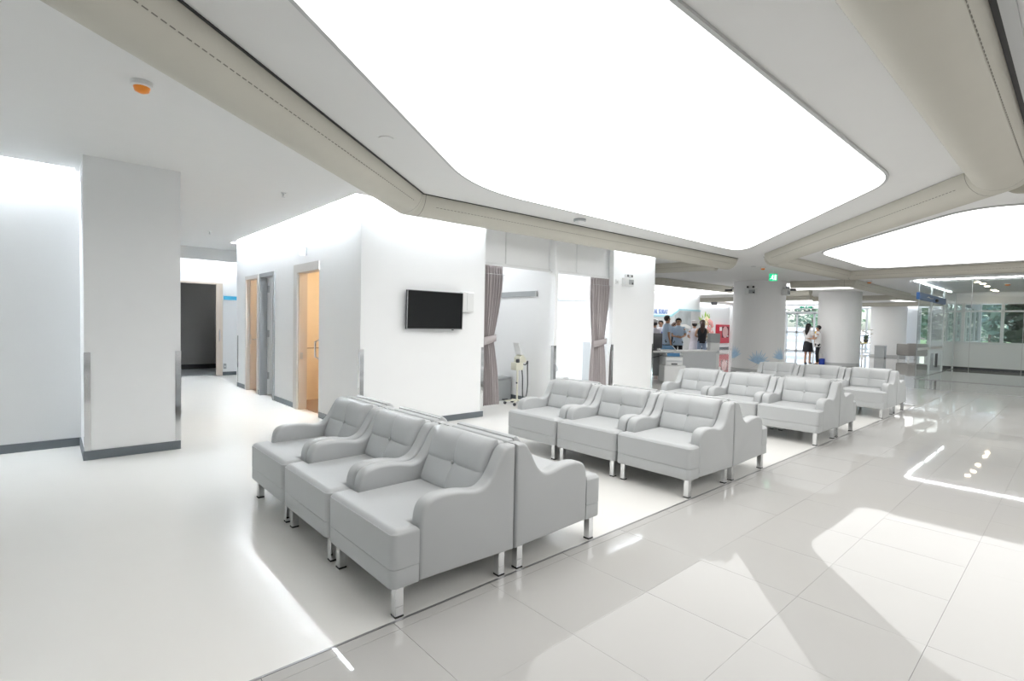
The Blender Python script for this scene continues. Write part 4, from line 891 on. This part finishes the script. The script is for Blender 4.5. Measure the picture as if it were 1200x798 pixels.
struct('wall_entrance', wallbox(BM(), (XW, 3.5, 2.62, XW+.15, 15.5, 3.0), (XW, 12.7, 0, XW+.15, 15.2, 2.62), (XW, 9.1, 0, XW+.15, 10.2, 2.62), (XW, 5.9, 0, XW+.15, 6.7, 2.62), (XW, 3.5, 0, XW+.15, 5.6, 2.62)), W)
window_y('window_3', XW+.03, [7.75, 8.35, 8.75, 9.1], .06, 2.6, 1.05)
window_y('window_4', XW+.03, [6.6, 6.95, 7.75], .06, 2.6, 1.05)
d5 = struct('door_5', wallbox(BM(), (XW-.03, 10.2, 2.36, XW+.1, 12.7, 2.44), (XW-.03, 12.62, 0, XW+.1, 12.7, 2.4), (XW-.03, 10.2, 0, XW+.1, 10.28, 2.4)), M['alu'])
for a, b in ((10.28, 11.05), (11.05, 12.02), (12.02, 12.62)):
    lf = obj('door_leaf', wallbox(BM(), (XW, a, .0, XW+.05, a+.05, 2.36), (XW, b-.05, 0, XW+.05, b, 2.36), (XW, a, .0, XW+.05, b, .08), (XW, a, 1.10, XW+.05, b, 1.22), (XW, a, 2.28, XW+.05, b, 2.36)), M['alu'], d5)
    obj('pane', box(BM(), XW+.02, a+.05, .08, XW+.028, b-.05, 1.10), M['wglass'], lf); obj('pane', box(BM(), XW+.02, a+.05, 1.22, XW+.028, b-.05, 2.28), M['wglass'], lf)
t = thing('exit_sign', 'white exit sign with green marks above the far entrance doors', 'sign', (XW-.03, 11.5, 2.58), -pi/2)
obj('sign_body', box(BM(), -.42, -.03, 0, .42, 0, .24), M['wshirt'], t); bm = BM(); figure(bm, 1.45, -.04, 0, .01); obj('running_figure', bm, M['green2'], t)
obj('arrow', prism(BM(), [(-.38, .12), (-.25, .22), (-.25, .16), (-.12, .16), (-.12, .08), (-.25, .08), (-.25, .02)], 'y', -.036, -.03), M['green2'], t); obj('arrow', prism(BM(), [(.38, .12), (.25, .22), (.25, .16), (.12, .16), (.12, .08), (.25, .08), (.25, .02)], 'y', -.036, -.03), M['green2'], t)
t = thing('door_sensor', 'black motion sensor above the far sliding doors', 'sensor', (XW-.03, 11.45, 2.45), -pi/2); obj('case', box(BM(), -.18, -.06, 0, .18, 0, .07, .01), M['dark'], t); obj('lens', box(BM(), -.1, -.065, .01, .1, -.058, .04), M['black'], t)

# ================================================================== OUTSIDE
struct('ground', box(BM(), 34.8, -30, -.3, 62, 45, -.06), M['ground']); struct('lawn', wallbox(BM(), (62, -45, -.3, 110, 60, -.05), (24.9, -45, -.3, 34.7, 3.3, -.06), (34.7, -45, -.3, 62, -30, -.06)), M['grass'])
t = thing('boundary_wall', 'low pale wall with dark louvres outside the far entrance doors', 'wall', (44.5, 18.0, -.06))
obj('wall_body', box(BM(), -.1, -4.5, 0, .1, 6, 1.45), M['carw'], t); obj('coping', box(BM(), -.16, -4.55, 1.45, .16, 6.05, 1.53), M['white'], t)
for z in (.35, .85): obj('louvre', box(BM(), -.13, -4.2, z, -.1, 5.6, z+.28), M['mid'], t)
def tree(x, y, h, w, label, m, n=420, seed=0):
    t = thing('tree', label, 'tree', (x, y, -.06), 0, 'trees outside the windows'); r = random.Random(seed)
    obj('trunk', tube(BM(), [(0, 0, 0), (.05, .03, h*.3), (0, .1, h*.6), (.08, 0, h*.85)], [.14, .11, .08, .03], 8), M['bark'], t, 60)
    bm = BM()
    for k in range(n):
        a, b, q = r.uniform(0, 2*pi), r.uniform(-1, 1), r.random()**.4
        c = Vector((cos(a)*math.sqrt(1-b*b)*q*w, sin(a)*math.sqrt(1-b*b)*q*w, h*.58+b*q*h*.48)); s = r.uniform(.16, .34)
        u = Vector((r.gauss(0, 1), r.gauss(0, 1), r.gauss(0, .5))).normalized(); v = u.cross(Vector((r.gauss(0, 1), r.gauss(0, 1), r.gauss(0, 1)))).normalized()
        q4 = [bm.verts.new(c+p) for p in (-u*s, v*s*.45, u*s, -v*s*.45)]; bm.faces.new(q4)
    obj('foliage', bm, M[m], t, kind='stuff')
tl = [(31.5, -4.2, 4.6, 1.6, 'leaf'), (29.0, .9, 3.7, 1.35, 'leafd'), (32.6, -.6, 5.4, 1.6, 'leafd'), (28.6, -3.4, 4.6, 1.3, 'leaf'), (38.5, 2.2, 5.0, 2.0, 'leafd'), (36.6, -2.2, 6.0, 1.9, 'leaf'), (41, 6.0, 4.5, 1.6, 'leaf'), (50, 9.6, 6.5, 2.2, 'leafd'), (50, 14.3, 5.5, 2.2, 'leaf'), (56, 18.0, 7.0, 2.4, 'leafd'), (51, 4.6, 6.0, 2.2, 'leafd'), (54, 23.5, 6.5, 2.6, 'leaf')]
wh = ['broad tree outside the right-hand window', 'dense dark tree close outside the low-walled window', 'tall dark tree behind the low-walled window', 'bright green tree at the far right outside', 'dark tree outside the side window of the glass room', 'tall light tree beyond the glass room', 'light tree outside behind the taupe chair', 'tall dark tree outside behind the flower table', 'light tree outside left of the flower table', 'tall dark tree seen through the entrance doors', 'dark tree outside behind the farthest column', 'light tree far beyond the entrance doors']
for i, (x, y, h, w, m) in enumerate(tl): tree(x, y, h, w, wh[i], m, 900, i)
t = thing('car', 'white car parked outside the window behind the flower table', 'car', (45.5, 11.3, -.06), radians(15))
obj('car_body', prism(BM(), [(-2.0, .3), (2.0, .3), (2.05, .75), (1.1, .88), (.55, 1.38), (-.95, 1.40), (-1.6, .92), (-2.05, .82)], 'y', -.8, .8, .06, 2), M['carw'], t, 40); obj('side_window', prism(BM(), [(-1.35, .92), (.95, .90), (.45, 1.30), (-.88, 1.32)], 'y', -.81, .81), M['screen'], t)
for x in (-1.25, 1.25):
    for y in (-.72, .72): obj('wheel', lathe(BM(), [(.31, -.1), (.31, .1), (.18, .11)], (x, y, .31), 20, 'y'), M['tyre'], t, 40)
